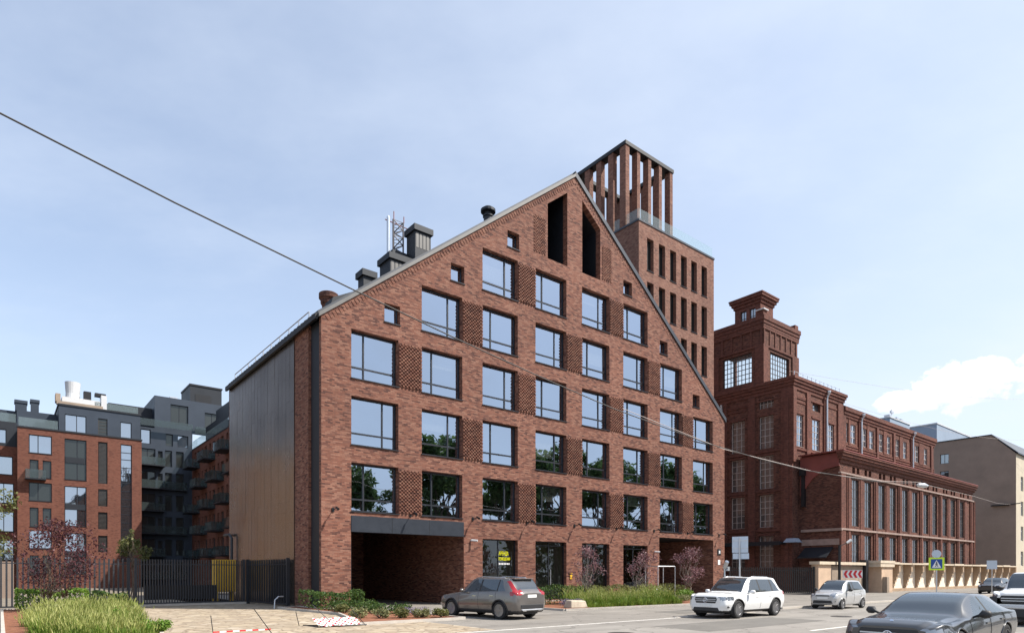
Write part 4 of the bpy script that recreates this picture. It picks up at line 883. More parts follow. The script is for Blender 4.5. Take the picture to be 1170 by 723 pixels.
k = MB(); k.box(1.5, 14.5, 94.9, 110, 19.1, 19.3) if False else k.box(1.5, 14.48, 94.9, 95.28, 19.1, 19.28); k.box(5.5, 14.4, 95.2, 108, 22.4, 22.6); k.build('roof_edge', M['clad2'], cy1)
k = MB(); k.box(1.7, 5.5, 95.35, 95.4, 19.3, 20.4); k.build('glass_balustrade', M['rail_glass'], cy1)
k = MB(); k.box(1.6, 5.6, 99, 110, 19.1, 21.9); k.box(-6, 1.6, 100, 110, 12, 21.9); k.build('terrace_wall', M['clad'], cy1)
for x0, x1, z in ((1.45, 2.6, 23.2), (3.0, 3.8, 23.5)): 
    k = MB(); k.box(x0, x1, 99.3, 100.6, 21.9, z - .35); k.box(x0 - .08, x1 + .08, 99.2, 100.7, z - .35, z); k.build('chimney', M['clad'], cy1)
k = MB(); k.box(9.9, 14.3, 101, 107, 22.6, 24.7); k.box(11.6, 17.0, 103, 109, 22.6, 25.3); k.build('upper_penthouse', M['clad2'], cy1)
k = MB(); k.box(9.4, 14.2, 96.5, 96.55, 22.6, 23.7); k.build('glass_balustrade', M['rail_glass'], cy1)
ac = thing('cooling_unit', 'white rooftop cooling tower with ducts on the courtyard penthouse', 'roof unit', (7.2, 97, 22.6))
k = MB(); k.lathe((7.2, 98, 23.6), [(.8, 0), (.75, 1.0), (.85, 2.4), (.7, 2.4), (.6, 2.2)], 20); k.build('fan_drum', M['white'], ac)
k = MB(); k.box(6.0, 10.0, 96.5, 99, 23.0, 23.8); k.box(10.1, 10.7, 96.4, 98, 22.62, 24.6); k.box(6.6, 9.6, 96.9, 98.6, 22.62, 23.0, 1); k.build('duct', [M['white'], M['black']], ac)
k = MB(); k.box(8.3, 9.1, 97.2, 98, 23.8, 25.0); k.box(9.5, 10.7, 97.2, 98, 24.6, 25.0); k.build('exhaust_hood', M['black'], ac)
k = MB(); k.box(5.4, 10.2, 95.6, 96.4, 22.6, 23.0); k.box(5.3, 5.8, 95.7, 97, 22.9, 23.9); k.build('plinth', M['plaster_dark'], ac)
# left neighbour
cy2 = thing('courtyard_side_block', 'brick courtyard block with dark balconies at the left edge behind the green tree', 'building', (-3, 97, 0))
P2 = front(97); h2 = [rect(-2.6, 1.2, 13.6, 15.8), rect(-.6, 1.3, 10.2, 12.6), rect(-3, -1.2, 10.2, 12.6), rect(-.6, 1.3, 6.8, 9.2), rect(-3, -1.2, 6.8, 9.2), rect(-.6, 1.3, 3.4, 5.8)]
w = MB(); w.wall(P2, rect(-60, 1.59, 0, 17), h2, .3); w.build('brick_wall', M['brick_yard'], cy2)
for h in h2: window(cy2, P2, h[0][0], h[1][0], h[0][1], h[2][1], .2, [.5], [], .09, .08, 'dark', 'pane_yard', 'dark', .012)
h3 = [rect(-4, 0.6, 17.4, 19.1)]
w = MB(); P3 = front(97.6); w.wall(P3, rect(-14, 1.59, 17, 20), h3, .2); w.box(-14, 1.59, 97.61, 110, 19.95, 20.05); w.build('penthouse_wall', M['clad2'], cy2); window(cy2, P3, -4, .6, 17.4, 19.1, .15, [.33, .66], [], .09, .08, 'dark', 'pane_yard')
k = MB(); k.box(-14, 1.5, 97.7, 97.75, 20.06, 21.1); k.build('glass_balustrade', M['rail_glass'], cy2)
# recessed dark block with balconies
cy3 = thing('courtyard_link_block', 'dark grey clad recessed courtyard block with stacked glass balconies', 'building', (18, 101, 0))
P4 = front(101); h4 = []
for j in range(6):
    z = 1.2 + j * 3.15
    h4 += [rect(15.1, 17.0, z, z + 2.3), rect(18.2, 19.1, z, z + 2.3), rect(19.6, 20.6, z, z + 2.3)]
h4 += [rect(17.3, 17.9, 1.2 + q * 3.15, 3.3 + q * 3.15) for q in range(6)]
h4 += [rect(18.9, 21.2, 23.1, 25.9), rect(15.2, 16.4, 19.9, 21.9), rect(18.3, 19.2, 19.9, 21.6), rect(19.8, 21.2, 19.9, 21.6), rect(23.4, 25.4, 23.2, 25.4)]
w = MB(); w.wall(P4, [(14.4, 0), (21.75, 0), (21.75, 22), (27.0, 22), (27, 26.8), (16.9, 26.8), (16.9, 22.2), (14.4, 22.2)], h4, .3); w.face([(16.9, 101, 22.2), (16.9, 112, 22.2), (16.9, 112, 26.8), (16.9, 101, 26.8)]); w.box(16.9, 27, 101.35, 112, 26.75, 26.8); w.build('clad_wall', M['clad'], cy3)
for h in h4: window(cy3, P4, h[0][0], h[1][0], h[0][1], h[2][1], .22, [.5] if h[1][0] - h[0][0] > 1.5 else [], [], .09, .08, 'dark', 'pane_yard' if h[0][1] > 19.8 and random.random() < .75 else 'pane_shop', None, .012)
for j in range(6):
    z = 1.1 + j * 3.15; balcony(cy3, 14.6, 18.0, 99.4, 101, z, 'fr')
    if j % 2 == 0: balcony(cy3, 18.0, 20.9, 100, 101, z, 'f')
k = MB(); k.box(22.5, 27, 106, 112, 26.8, 30.4); k.build('lift_house', M['clad2'], cy3); k = MB(); k.box(22.4, 27.1, 105.9, 112, 30.4, 30.65); k.box(23.2, 25.5, 105.96, 105.99, 27.6, 29.2); k.build('lift_house_trim', M['black'], cy3)
k = MB(); k.box(14.5, 21.6, 100.0, 100.03, 22.25, 23.2); k.box(22.0, 26.8, 100.6, 100.63, 22.1, 23.1); k.build('glass_balustrade', M['balcony_glass'], cy3)
k = MB(); k.box(19.2, 20.2, 103, 104, 26.8, 27.5); k.build('roof_vent', M['galv'], cy3)
cy5 = thing('added_ochre_house', 'added unseen ochre house left of the courtyard, for the metal flank to mirror', 'building', (-30, 90, 0))  # unseen house, added for its brown reflection in the metal cladding
P6 = front(90); h6 = [rect(-58 + i * 4.2, -56.6 + i * 4.2, 3 + j * 3.6, 5 + j * 3.6) for i in range(13) for j in range(4)]
w = MB(); w.wall(P6, rect(-60, -3.2, 0, 18.6), h6, .2); w.face([(-3.2, 90, 0), (-3.2, 94.5, 0), (-3.2, 94.5, 18.6), (-3.2, 90, 18.6)]); w.box(-60, -3.3, 90.3, 94.5, 18.5, 18.6); w.build('plaster_wall', M['cream'], cy5)
for h in h6: window(cy5, P6, h[0][0], h[1][0], h[0][1], h[2][1], .14, [.5], [], .08, .07, 'white', 'pane_dim')
cy6 = thing('added_tower_block', 'added unseen slate tower block far left, placed as a dark reflection for the metal flank', 'tower block', (-30, 104, 0))  # unseen tower, added so the upper cladding reflects something dark
P7 = front(98); h7 = [rect(-58 + i * 4.6, -55.6 + i * 4.6, 24 + j * 3.4, 25.8 + j * 3.4) for i in range(12) for j in range(0, 10, 2)]
w = MB(); w.wall(P7, rect(-60, -.7, 20.2, 58), h7, .2); w.box(-60, -.75, 98.25, 112, 20.2, 58.0); w.build('clad_wall', M['slate'], cy6)
for h in h7: window(cy6, P7, h[0][0], h[1][0], h[0][1], h[2][1], .12, [.5], [], .08, .07, 'dark', 'pane_shop')
# right wing of the courtyard, facing left
cy4 = thing('courtyard_wing', 'brick courtyard wing in shade with steel balconies beside the metal clad flank', 'building', (21.7, 90, 0))
P5 = side(21.7); h5 = []
for j in range(6):
    for i in range(7): z = 1.0 + j * 3.15; h5.append(rect(72 + i * 4.1, 73.3 + i * 4.1, z, z + 2.3)); h5.append(rect(74 + i * 4.1, 74.9 + i * 4.1, z, z + 2.3))
w = MB(); w.wall(P5, rect(60, 100.99, 0, 19.6), h5, .3); w.face([(21.7, 60, 0), (40, 60, 0), (40, 60, 19.6), (21.7, 60, 19.6)]); w.build('brick_wall', M['brick_yard'], cy4)
for h in h5: window(cy4, P5, h[0][0], h[1][0], h[0][1], h[2][1], .22, [], [], .08, .08, 'dark', 'pane_shop', None, .008)
for j in range(1, 6):
    for i in range(7):
        if (i + j) % 2: z = .9 + j * 3.15; balcony(cy4, 20.2, 21.7, 71.8 + i * 4.1, 75.2 + i * 4.1, z, 'flr')
k = MB(); k.box(22.6, 40, 62, 97, 19.6, 22.4); k.box(23.2, 40, 62, 94, 22.4, 24.2); k.box(21.65, 22.5, 60, 100.9, 19.6, 19.75); k.build('penthouse_wall', M['clad2'], cy4)
k = MB(); k.box(21.75, 21.8, 61, 100.9, 19.76, 20.9); k.build('glass_balustrade', M['rail_glass'], cy4)
k = MB(); k.box(-12, .8, 60, 64, 0, 2.7); pb = k.build('low_garage', M['fire']); tag(pb, 'low pale wall seen between the fence bars at the left edge', 'wall')

# ------------------------------------------------------------------ fences and gates
def bar_fence(name, label, a, b, h, post_w, n, cat, mat='fence', foot=.12, posts=True, barw=.05, group=None):
    a = Vector(a); b = Vector(b); L_ = (b - a).length; d = (b - a).normalized(); e = Vector((-d.y, d.x, 0))
    o = thing(name, label, cat, tuple(a), 0, group)
    def bx(mb, t0, t1, w_, z0, z1):
        p0 = a + d * t0; p1 = a + d * t1; q = e * w_ / 2
        mb.hexa([p0 - q + Vector((0, 0, z0)), p1 - q + Vector((0, 0, z0)), p1 + q + Vector((0, 0, z0)), p0 + q + Vector((0, 0, z0)), p0 - q + Vector((0, 0, z1)), p1 - q + Vector((0, 0, z1)), p1 + q + Vector((0, 0, z1)), p0 + q + Vector((0, 0, z1))])
    m = MB()
    for i in range(n):
        t = (i + .5) * L_ / n; bx(m, t - barw / 2, t + barw / 2, .09, foot + .08, h)
    m.build('bars', M[mat], o)
    m = MB(); bx(m, 0, L_, .06, foot, foot + .079); bx(m, 0, L_, .05, h - .3, h - .25); m.build('rail', M[mat], o)
    if posts:
        for t in (0, L_ - post_w): m = MB(); bx(m, t, t + post_w, .16, 0, h + .06); m.build('post', M[mat], o)
    return o
bar_fence('sliding_gate', 'dark grey sliding driveway gate of vertical bars with low grey skirt', (5.7, 40, 0), (11.5, 40, 0), 2.6, .14, 42, 'gate')
k = MB(); k.box(6.2, 9.9, 40.10, 40.13, .35, 1.15); o = k.build('skirt_panel', M['louvre']); o.parent = bpy.data.objects['sliding_gate']; o.location = -o.parent.location
k = MB(); k.box(5.5, 12, 39.85, 40.15, 0.0, .12); setting(k.build('gate_track_kerb', M['kerb']))
bar_fence('side_fence', 'dark bar fence panel returning from the gate to the brick building corner', (11.62, 39.9, 0), (12.15, 34.4, 0), 2.6, .14, 17, 'fence')
bar_fence('bar_fence', 'dark bar fence behind the purple tree and grass bed at left', (-9.5, 40, 0), (5.5, 40, 0), 2.6, .14, 70, 'fence', barw=.08)
bar_fence('yard_fence', 'black bar fence between gabled building and mill behind the white cars', (47.6, 30.2, 0), (54.2, 26.2, 0), 2.35, .12, 44, 'fence', 'black', barw=.06)
k = MB(); k.box(10.7, 11.9, 43.4, 44.4, .65, 2.7); k.box(10.75, 10.85, 43.45, 43.55, 0, .65); k.box(11.75, 11.85, 43.45, 43.55, 0, .65); k.box(10.75, 10.85, 44.25, 44.35, 0, .65); k.box(11.75, 11.85, 44.25, 44.35, 0, .65)
for i in range(5): k.box(10.72 + i * .24, 10.78 + i * .24, 43.36, 43.4, .7, 2.65)
tag(k.build('storage_cabinet', M['yellow']), 'tall yellow metal cabinet on legs behind the driveway gate', 'cabinet')
# ------------------------------------------------------------------ vegetation
def rnd_unit():
    while True:
        v = Vector((random.uniform(-1, 1), random.uniform(-1, 1), random.uniform(-1, 1)))
        if .05 < v.length < 1: return v.normalized()
def leaves(mb, blobs, n, size, flat=.5, shell=.45):
    tot = sum(r[0] * r[1] * r[2] for _, r in blobs)
    for c, r in blobs:
        k = max(int(n * r[0] * r[1] * r[2] / tot), 4)
        for _ in range(k):
            d = rnd_unit(); q = shell + (1 - shell) * random.random() ** .6
            p = Vector(c) + Vector((d.x * r[0], d.y * r[1], d.z * r[2])) * q * random.uniform(.82, 1.12)
            nrm = (rnd_unit() + Vector((0, 0, flat)) + d * .4).normalized(); e = nrm.cross(rnd_unit()).normalized(); f = nrm.cross(e)
            s = size * random.uniform(.6, 1.35)
            mb.face([p - e * s * .5, p + f * s * .26, p + e * s * .5, p - f * s * .26])
def limb(mb, a, b, r0, r1, wob=.08):
    a = Vector(a); b = Vector(b); L_ = (b - a).length; pts = []; rs = []
    for i in range(5):
        t = i / 4; w_ = Vector((random.uniform(-1, 1), random.uniform(-1, 1), random.uniform(-.5, .5))) * wob * L_ * math.sin(math.pi * t); pts.append(a.lerp(b, t) + w_); rs.append(r0 + (r1 - r0) * t)
    mb.tube(pts, rs, 6)
def tree(name, label, x, y, h, crown_r, trunk_h, r, leafm, barkm, n, size, nb=9, stems=1, group=None, cat='tree', sparse=False, z0=0.0):
    o = thing(name, label, cat, (x, y, z0), 0, group); t = MB(); cr = MB(); blobs = []
    for s in range(stems):
        ox = random.uniform(-.12, .12) if stems > 1 else 0
        top = Vector((x + ox * 6 * (stems > 1), y + random.uniform(-.1, .1) * stems, z0 + trunk_h)); limb(t, (x + ox, y, z0 - .05), top, r, r * .62, .05)
        for i in range(nb):
            a = 2 * math.pi * (i + random.random() * .7) / nb; rr = crown_r * random.uniform(.35, .85); zz = trunk_h + (h - trunk_h) * random.uniform(.15, .9)
            k = math.sin(math.pi * min(max((zz - trunk_h) / (h - trunk_h), .05), .95)) ** .6
            e = Vector((x + math.cos(a) * rr * k, y + math.sin(a) * rr * k, z0 + zz)); st = top.lerp(Vector((x, y, z0 + trunk_h * .7)), random.random() * .5)
            limb(t, st, e, r * .42, r * .08, .12)
            b = crown_r * random.uniform(.26, .46) * (.75 if sparse else 1); blobs.append((e, (b, b, b * random.uniform(.7, 1.0))))
        limb(t, top, (x + random.uniform(-.2, .2), y, z0 + h * .93), r * .55, r * .1, .08); b = crown_r * .36; blobs.append((Vector((x, y, z0 + h - b)), (b, b, b)))
    leaves(cr, blobs, n, size, .4, .2 if sparse else .45)
    t.build('trunk', M[barkm], o, True); cr.build('crown', M[leafm], o); return o
tree('purple_leaf_tree', 'dark purple leaved multi stem tree in the left grass bed before the fence', 2.05, 36.0, 4.3, 1.75, .8, .04, 'leaf_purple', 'bark', 4200, .12, 9, 3)
tree('green_tree', 'olive green tree half cut off at the left photo edge beyond the fence', -1.2, 46.5, 6.9, 2.2, 2.0, .12, 'leaf_olive', 'bark_pale', 3000, .2, 10, 2)
tree('shrub_tree', 'small olive green tree just right of the purple tree, behind the fence', 6.3, 44.2, 4.0, 1.1, 2.2, .06, 'leaf_olive', 'bark', 1500, .14, 7, 1)
tree('sapling', 'thin sapling with dry pale leaves standing before the driveway gate', 5.5, 39.4, 4.2, .35, 2.2, .045, 'leaf_sage', 'bark', 130, .14, 4, 1, None, 'sapling', True)
tree('purple_sapling', 'sparse mauve leaved sapling nearest the grey car, before the shop door', 26.3, 25.9, 3.5, 1.25, .9, .04, 'leaf_mauve', 'bark_pale', 1000, .11, 11, 2, None, 'sapling', True)
tree('purple_sapling', 'sparse mauve leaved sapling between the shop windows and the dark right passage', 30.6, 25.3, 3.3, 1.3, .9, .04, 'leaf_mauve', 'bark_pale', 1000, .11, 11, 2, None, 'sapling', True)
tree('purple_sapling', 'pinkish sapling in front of the dark right passage, beside the white car', 36.7, 26.3, 3.7, 1.35, .9, .04, 'leaf_mauve', 'bark_pale', 1300, .12, 11, 2, None, 'sapling', True)
# street trees across the road: what the glass of the facade reflects
for i, (x, y, h, cr_) in enumerate(((28, -15, 16, 4.5), (37, -16, 16.5, 4.6), (46, -15, 22, 5), (52, -19, 24, 5.4), (60, -15, 20, 5), (68, -17, 24, 5.6), (75, -19, 25, 5.4), (83, -16, 24, 6), (91, -18, 25, 5.6), (100, -16, 25, 6), (110, -18, 24, 6), (120, -16, 24, 6))):
    if i == 0: src = tree('street_tree', 'tall broad leaved street tree across the road, mirrored in the facade windows', x, y, h, cr_, 5, .3, 'leaf_street', 'bark', 5200, .55, 12, 1, 'street trees across the road')
    else:
        o = copy_tree(src); o.location = (x, y, 0); o.rotation_euler = (0, 0, i * 2.1); k = h / 17; o.scale = (k, k, k); o['group'] = 'street trees across the road'

wd = MB(); leaves(wd, [((40 + i * 9 + random.uniform(-3, 3), -34 + random.uniform(-4, 4), 4.5), (6.5, 4, random.uniform(5, 9))) for i in range(11)], 9000, 1.0, .4, .4)  # unseen foliage, added to darken the reflections in the shop glass
setting(wd.build('added_woodland', M['leaf']), 'stuff')

def bush(name, label, x, y, rx, ry, h, leafm, n, size=.09, cat='shrub', group=None):
    o = thing(name, label, cat, (x, y, .07), 0, group); m = MB(); blobs = []
    for i in range(6): a = random.random() * 6.28; blobs.append(((x + math.cos(a) * rx * .5, y + math.sin(a) * ry * .5, .07 + h * random.uniform(.35, .6)), (rx * random.uniform(.4, .6), ry * random.uniform(.4, .6), h * random.uniform(.35, .48))))
    leaves(m, blobs, n, size, .5, .35); m.build('foliage', M[leafm], o)
    t = MB()
    for i in range(5): a = random.random() * 6.28; limb(t, (x, y, .05), (x + math.cos(a) * rx * .5, y + math.sin(a) * ry * .5, h * .6), .02, .008)
    t.build('stems', M['bark'], o); return o
def hedge(name, label, x0, x1, y0, y1, h, leafm, n, size=.09):
    o = thing(name, label, 'hedge', ((x0 + x1) / 2, (y0 + y1) / 2, .07)); m = MB()
    for _ in range(n):
        f = random.random(); p = Vector((random.uniform(x0, x1), random.uniform(y0, y1), random.uniform(.1, h)))
        if f < .45: p.z = h + random.uniform(-.1, .08)
        elif f < .8: p.y = y0 + random.uniform(-.06, .1)
        elif f < .9: p.x = random.choice((x0, x1)) + random.uniform(-.06, .06)
        p.z += .08 * math.sin(p.x * 2.3) + .05 * math.sin(p.x * 5.1)
        nrm = (rnd_unit() + Vector((0, -.3, .6))).normalized(); e = nrm.cross(rnd_unit()).normalized(); g_ = nrm.cross(e); s = size * random.uniform(.6, 1.4)
        m.face([p - e * s * .5, p + g_ * s * .28, p + e * s * .5, p - g_ * s * .28])
    m.build('foliage', M[leafm], o)
    t = MB()
    t.tube([(x0, (y0 + y1) / 2, .06), (x1, (y0 + y1) / 2, .06)], .03, 6)
    for i in range(int((x1 - x0) / .35)): limb(t, (x0 + .2 + i * .35, (y0 + y1) / 2, .05), (x0 + .2 + i * .35 + random.uniform(-.1, .1), (y0 + y1) / 2, h * .8), .02, .01)
    t.build('stems', M['bark'], o)
hedge('hedge', 'bright green clipped hedge along the fence at the left edge', .6, 3.4, 37.6, 38.9, .95, 'leaf_bright', 3000, .12)
hedge('hedge', 'low dark green hedge at the gate end of the left bed', 3.6, 5.1, 38.0, 39.0, .8, 'leaf', 1300, .11)
hedge('hedge', 'dark green hedge along the shop front behind the grey car', 21.6, 27.4, 26.6, 27.6, 1.0, 'leaf', 4200, .11)
hedge('hedge', 'light green hedge under the right passage pillar', 28.0, 37.8, 27.0, 28.0, .95, 'leaf_olive', 4600, .11)
hedge('hedge', 'green juniper hedge at the foot of the brick corner', 11.5, 14.1, 29.2, 31.2, .85, 'leaf', 2600, .11)
bush('shrub', 'purple brown low shrub between the bright hedge and pale grass', 2.2, 33.8, 1.2, .8, .6, 'leaf_purple', 900)
for i, (x, y, rx, ry, h, lm, lab) in enumerate((
    (12.1, 28.0, .8, .7, .62, 'leaf', 'dark green spreading shrub below the juniper hedge'), (13.2, 27.4, .8, .7, .6, 'leaf', 'dark green shrub nearest the passage opening'),
    (11.9, 26.6, .5, .5, .45, 'leaf_olive', 'olive shrub at the left edge of the middle bed'), (12.7, 25.6, .8, .7, .58, 'leaf', 'rounded green shrub in the centre of the middle bed'),
    (13.6, 24.8, .6, .6, .5, 'leaf', 'green shrub behind the row of pale clumps'), (10.9, 23.2, .42, .42, .45, 'leaf_sage', 'pale sage clump at the left end of the kerb row'),
    (11.55, 22.6, .42, .4, .42, 'leaf_sage', 'pale sage clump second from the left in the kerb row'), (12.2, 22.2, .45, .4, .45, 'leaf_olive', 'olive clump in the middle of the kerb row'),
    (13.0, 21.9, .4, .4, .42, 'leaf_sage', 'pale sage clump second nearest the grey car'), (13.7, 21.6, .4, .38, .4, 'leaf_olive', 'small olive clump right beside the grey car'))):
    bush('shrub', lab, x, y, rx, ry, h, lm, 1000 if lm == 'leaf' else 650, .09)
for x, y, rx, ry, h, lm, lab in ((1.5, 22.5, .7, .6, .6, 'leaf_sage', 'rounded yellow green shrub at the front left of the grass bed'), (2.7, 24.6, .8, .7, .62, 'leaf_bright', 'bright green rounded shrub in the middle of the grass bed'), (3.6, 27.5, .7, .7, .6, 'leaf_sage', 'pale yellow shrub by the right kerb of the grass bed'), (1.3, 28.5, .8, .7, .7, 'leaf_sage', 'pale yellow shrub along the mulch strip at left'), (4.3, 32.5, .6, .6, .55, 'leaf_bright', 'bright green shrub at the gate end of the grass bed'), (3.5, 21.0, .5, .5, .45, 'leaf_bright', 'small bright green shrub at the paving edge nearest the camera')):
    bush('shrub', lab, x, y, rx, ry, h, lm, 1500, .08)
bush('lavender_shrub', 'mauve flowering lavender behind the kerb row of pale clumps', 13.6, 23.5, .8, .5, .4, 'lavender', 700, .06)
bush('lavender_shrub', 'blue grey lavender clump by the pale stone block', 23.3, 23.9, .9, .6, .5, 'lavender', 900, .06)
bush('lavender_shrub', 'blue grey lavender clump at the road side end of the right grasses', 31.2, 24.3, 1.0, .5, .5, 'lavender', 900, .06)
bush('shrub', 'ochre green low shrub between right grasses and white car', 32.3, 23.8, .9, .6, .5, 'leaf_sage', 1100, .09)
bush('shrub', 'bright yellow green shrub before the right passage', 35.4, 25.6, .9, .6, .75, 'leaf_bright', 1000, .1)
def grass(name, region, n, h, seedp, mats, lean=.35):
    m = MB(); k = 0
    xs = [p[0] for p in region]; ys = [p[1] for p in region]
    def inside(x, y):
        c = False; j = len(region) - 1
        for i in range(len(region)):
            if (region[i][1] > y) != (region[j][1] > y) and x < (region[j][0] - region[i][0]) * (y - region[i][1]) / (region[j][1] - region[i][1]) + region[i][0]: c = not c
            j = i
        return c
    clumps = []
    while len(clumps) < n // 45:
        x = random.uniform(min(xs), max(xs)); y = random.uniform(min(ys), max(ys))
        if inside(x, y): clumps.append((x, y, random.uniform(.55, 1.1) * (1 + .22 * math.sin(x * 1.7 + y * .6) + .15 * math.sin(y * 1.3 - x))))
    for cx_, cy_, cs in clumps:
        for _ in range(45):
            a = random.random() * 6.28; q = random.random() * .22; x = cx_ + math.cos(a) * q; y = cy_ + math.sin(a) * q; H_ = h * cs * random.uniform(.5, 1.1); l = lean * H_ * random.uniform(.3, 1.4); w_ = .009 * random.uniform(.7, 1.4)
            dx, dy = math.cos(a), math.sin(a); px, py = -dy * w_, dx * w_
            b = Vector((x, y, .06)); mid = Vector((x + dx * l * .35, y + dy * l * .35, .06 + H_ * .6)); tip = Vector((x + dx * l, y + dy * l, .06 + H_)); p = Vector((px, py, 0))
            m.face([b - p, b + p, mid + p * .8, mid - p * .8], 0); m.face([mid - p * .8, mid + p * .8, tip], 0)
            if random.random() < seedp:
                t2 = tip + Vector((dx * .06, dy * .06, .12)); s = .013; e = Vector((-dy, dx, 0)) * s
                m.face([tip, (tip + t2) / 2 + e, t2 + Vector((0, 0, .05)), (tip + t2) / 2 - e], 1); m.face([tip, (tip + t2) / 2 + Vector((dx * s, dy * s, 0)), t2 + Vector((0, 0, .05)), (tip + t2) / 2 - Vector((dx * s, dy * s, 0))], 1)
    return m.build(name, [M[q] for q in mats])
setting(grass('feather_grass', [(.8, 19), (2.9, 19), (3.3, 23), (4.5, 33), (1.4, 33), (.7, 27)], 24000, .55, .34, ('blade', 'seed')), 'stuff')
setting(grass('low_grass', [(.7, 17.8), (3.1, 17.8), (3.5, 22), (4.7, 33), (4.0, 34), (3.1, 23), (.8, 22)], 7000, .45, .03, ('blade', 'seed')), 'stuff')
setting(grass('ornamental_grass', [(23.4, 23.2), (31, 22.8), (31, 24), (30, 26), (24.5, 26)], 12000, .75, .3, ('blade', 'seed')), 'stuff')
setting(grass('border_grass', [(23.6, 22.7), (31, 22.4), (31, 23.2), (23.6, 23.6)], 3600, .5, .0, ('blade', 'seed')), 'stuff')

# ------------------------------------------------------------------ small street things
k = MB(); k.hexa([(22.4, 23.1, .06), (23.5, 23.0, .06), (23.6, 23.6, .06), (22.4, 23.7, .06), (22.45, 23.15, .45), (23.4, 23.08, .42), (23.5, 23.55, .44), (22.5, 23.62, .46)]); tag(k.build('stone_block', M['stone'], None, False, .05), 'pale weathered stone block lying at the corner of the right bed', 'stone')
bk = thing('bicycle_stand', 'grey metal bicycle shelter frame before the dark right passage', 'bike rack', (35.0, 27.3, 0))
k = MB()
for x, y in ((34.2, 27.0), (35.9, 26.9), (36.3, 28.2), (34.5, 28.3)): k.tube([(x, y, 0), (x, y, 2.3)], .035, 6)
for a, b_ in (((34.2, 27.0), (35.9, 26.9)), ((35.9, 26.9), (36.3, 28.2)), ((36.3, 28.2), (34.5, 28.3)), ((34.5, 28.3), (34.2, 27.0))): k.tube([(a[0], a[1], 2.3), (b_[0], b_[1], 2.3)], .035, 6)
k.build('frame', M['galv'], bk)
for i in range(3): 
    k = MB(); x = 34.6 + i * .5; k.tube([(x, 27.4, 0), (x, 27.4, .7), (x + .1, 27.5, .85), (x + .35, 27.5, .85), (x + .45, 27.4, .7), (x + .45, 27.4, 0)], .025, 6); k.build('hoop', M['galv'], bk)
# warning tape between stakes beside the road
def tape(label, pts, tps):
    o = thing('barrier_tape', label, 'barrier', pts[0])
    for (x, y, z), (tx, ty, tz) in zip(pts, tps): k = MB(); k.tube([(x, y, z), (tx, ty, tz)], .012, 6); k.build('stake', M['black'], o)
    return o
o = tape('red and white warning tape on leaning black stakes nearest the left grass', [(4.75, 19.5, 0), (6.35, 19.35, 0)], [(4.7, 19.6, .6), (5.95, 19.8, .75)])
k = MB()
for i in range(9):
    x = 4.72 + i * .18; k.box(x, x + .18, 19.44, 19.45, .12, .16, i % 2)
k.build('tape', [M['red_sign'], M['white_sign']], o)
o = tape('red and white chequered barrier net on black stakes by the middle bed kerb', [(9.0, 20.9, 0), (9.9, 20.4, 0), (8.0, 21.6, 0)], [(8.3, 21.2, .75), (9.6, 20.9, .55), (7.9, 21.65, .5)])
k = MB(); ni, nj = 20, 8
for i in range(ni + 1):
    for j in range(nj + 1): k.v.append(Vector((8.25 + i * .078 + j * .01, 20.5 + j * .1, .05 + j * .028 + .02 * math.sin(i * 1.1 + j))))
for i in range(ni):
    for j in range(nj):
        a = i * (nj + 1) + j; k.f.append((a, a + nj + 1, a + nj + 2, a + 1)); k.mi.append(2 if (i * 7 + j * 5) % 4 == 0 else (i + j) % 2)
k.build('tape', [M['red_sign'], M['white_sign'], M['paving']], o)
k = MB(); k.tube([(8.1, 21.5, .04), (9.0, 20.45, .04), (9.95, 20.45, .04)], .02, 6); k.build('base_rod', M['black'], o)
k = MB(); k.tube([(11.0, 33.2, 0), (11.05, 33.25, .45), (11.25, 33.3, .62), (11.5, 33.3, .62)], .035, 8); tag(k.build('bollard_hoop', M['galv']), 'small bent silver hoop at the left tip of the middle bed', 'hoop')

def facing(x, y, ang):   # a plane whose outward normal points along angle ang
    n_ = Vector((math.cos(ang), math.sin(ang), 0)); return Pl((x, y, 0), (-n_.y, n_.x, 0), n_)
sg = thing('road_sign', 'back of a tall rectangular sign with smaller plate below, beyond the white car roof', 'road sign', (28.2, 17.3, 0)); Pq = facing(28.2, 17.3, R(-157))
k = MB(); k.tube([Pq.pt(0, 0, .0), Pq.pt(0, 3.55, .0)], .04, 8); k.build('pole', M['galv'], sg)
k = MB(); k.pbox(Pq, -.36, .38, 2.83, 3.62, .05, .07); k.build('sign_board', M['sign_back'], sg); k = MB(); k.pbox(Pq, -.33, .42, 2.52, 2.8, .05, .07); k.build('lower_plate', M['sign_back'], sg)
k = MB(); k.pbox(Pq, -.34, .36, 3.02, 3.07, .03, .049); k.pbox(Pq, -.34, .36, 3.4, 3.45, .03, .049); k.build('clamp', M['galv'], sg)
k = MB(); k.tube([(28.0, 18.0, 0), (28.0, 18.0, 2.25)], .045, 8); k.tube([(28.0, 18.0, 2.1), (27.9, 17.8, 2.4)], .1, 8); k.box(28.05, 28.2, 17.85, 18.05, 1.95, 2.15); tag(k.build('signal_post', M['galv']), 'short grey post with a small head left of the rectangular sign pole', 'post')
cr = thing('crossing_sign', 'pedestrian crossing sign with bright yellow green border on a pole', 'road sign', (50.4, 15.9, 0)); Pq = facing(50.4, 15.9, R(-162.5))
k = MB(); k.tube([Pq.pt(0, 0, 0), Pq.pt(0, 3.4, 0)], .04, 8); k.build('pole', M['galv'], cr)
k = MB(); k.pbox(Pq, -.45, .45, 2.05, 2.92, -.07, -.05); k.build('border', M['yellow_green'], cr)
k = MB(); k.pbox(Pq, -.33, .33, 2.16, 2.81, -.076, -.071); k.build('sign_face', M['blue_sign'], cr)
k = MB(); k.prism([Pq.pt(-.27, 2.22, -.081), Pq.pt(.27, 2.22, -.081), Pq.pt(0, 2.75, -.081)], Pq.n * .003); k.build('white_triangle', M['white_sign'], cr)
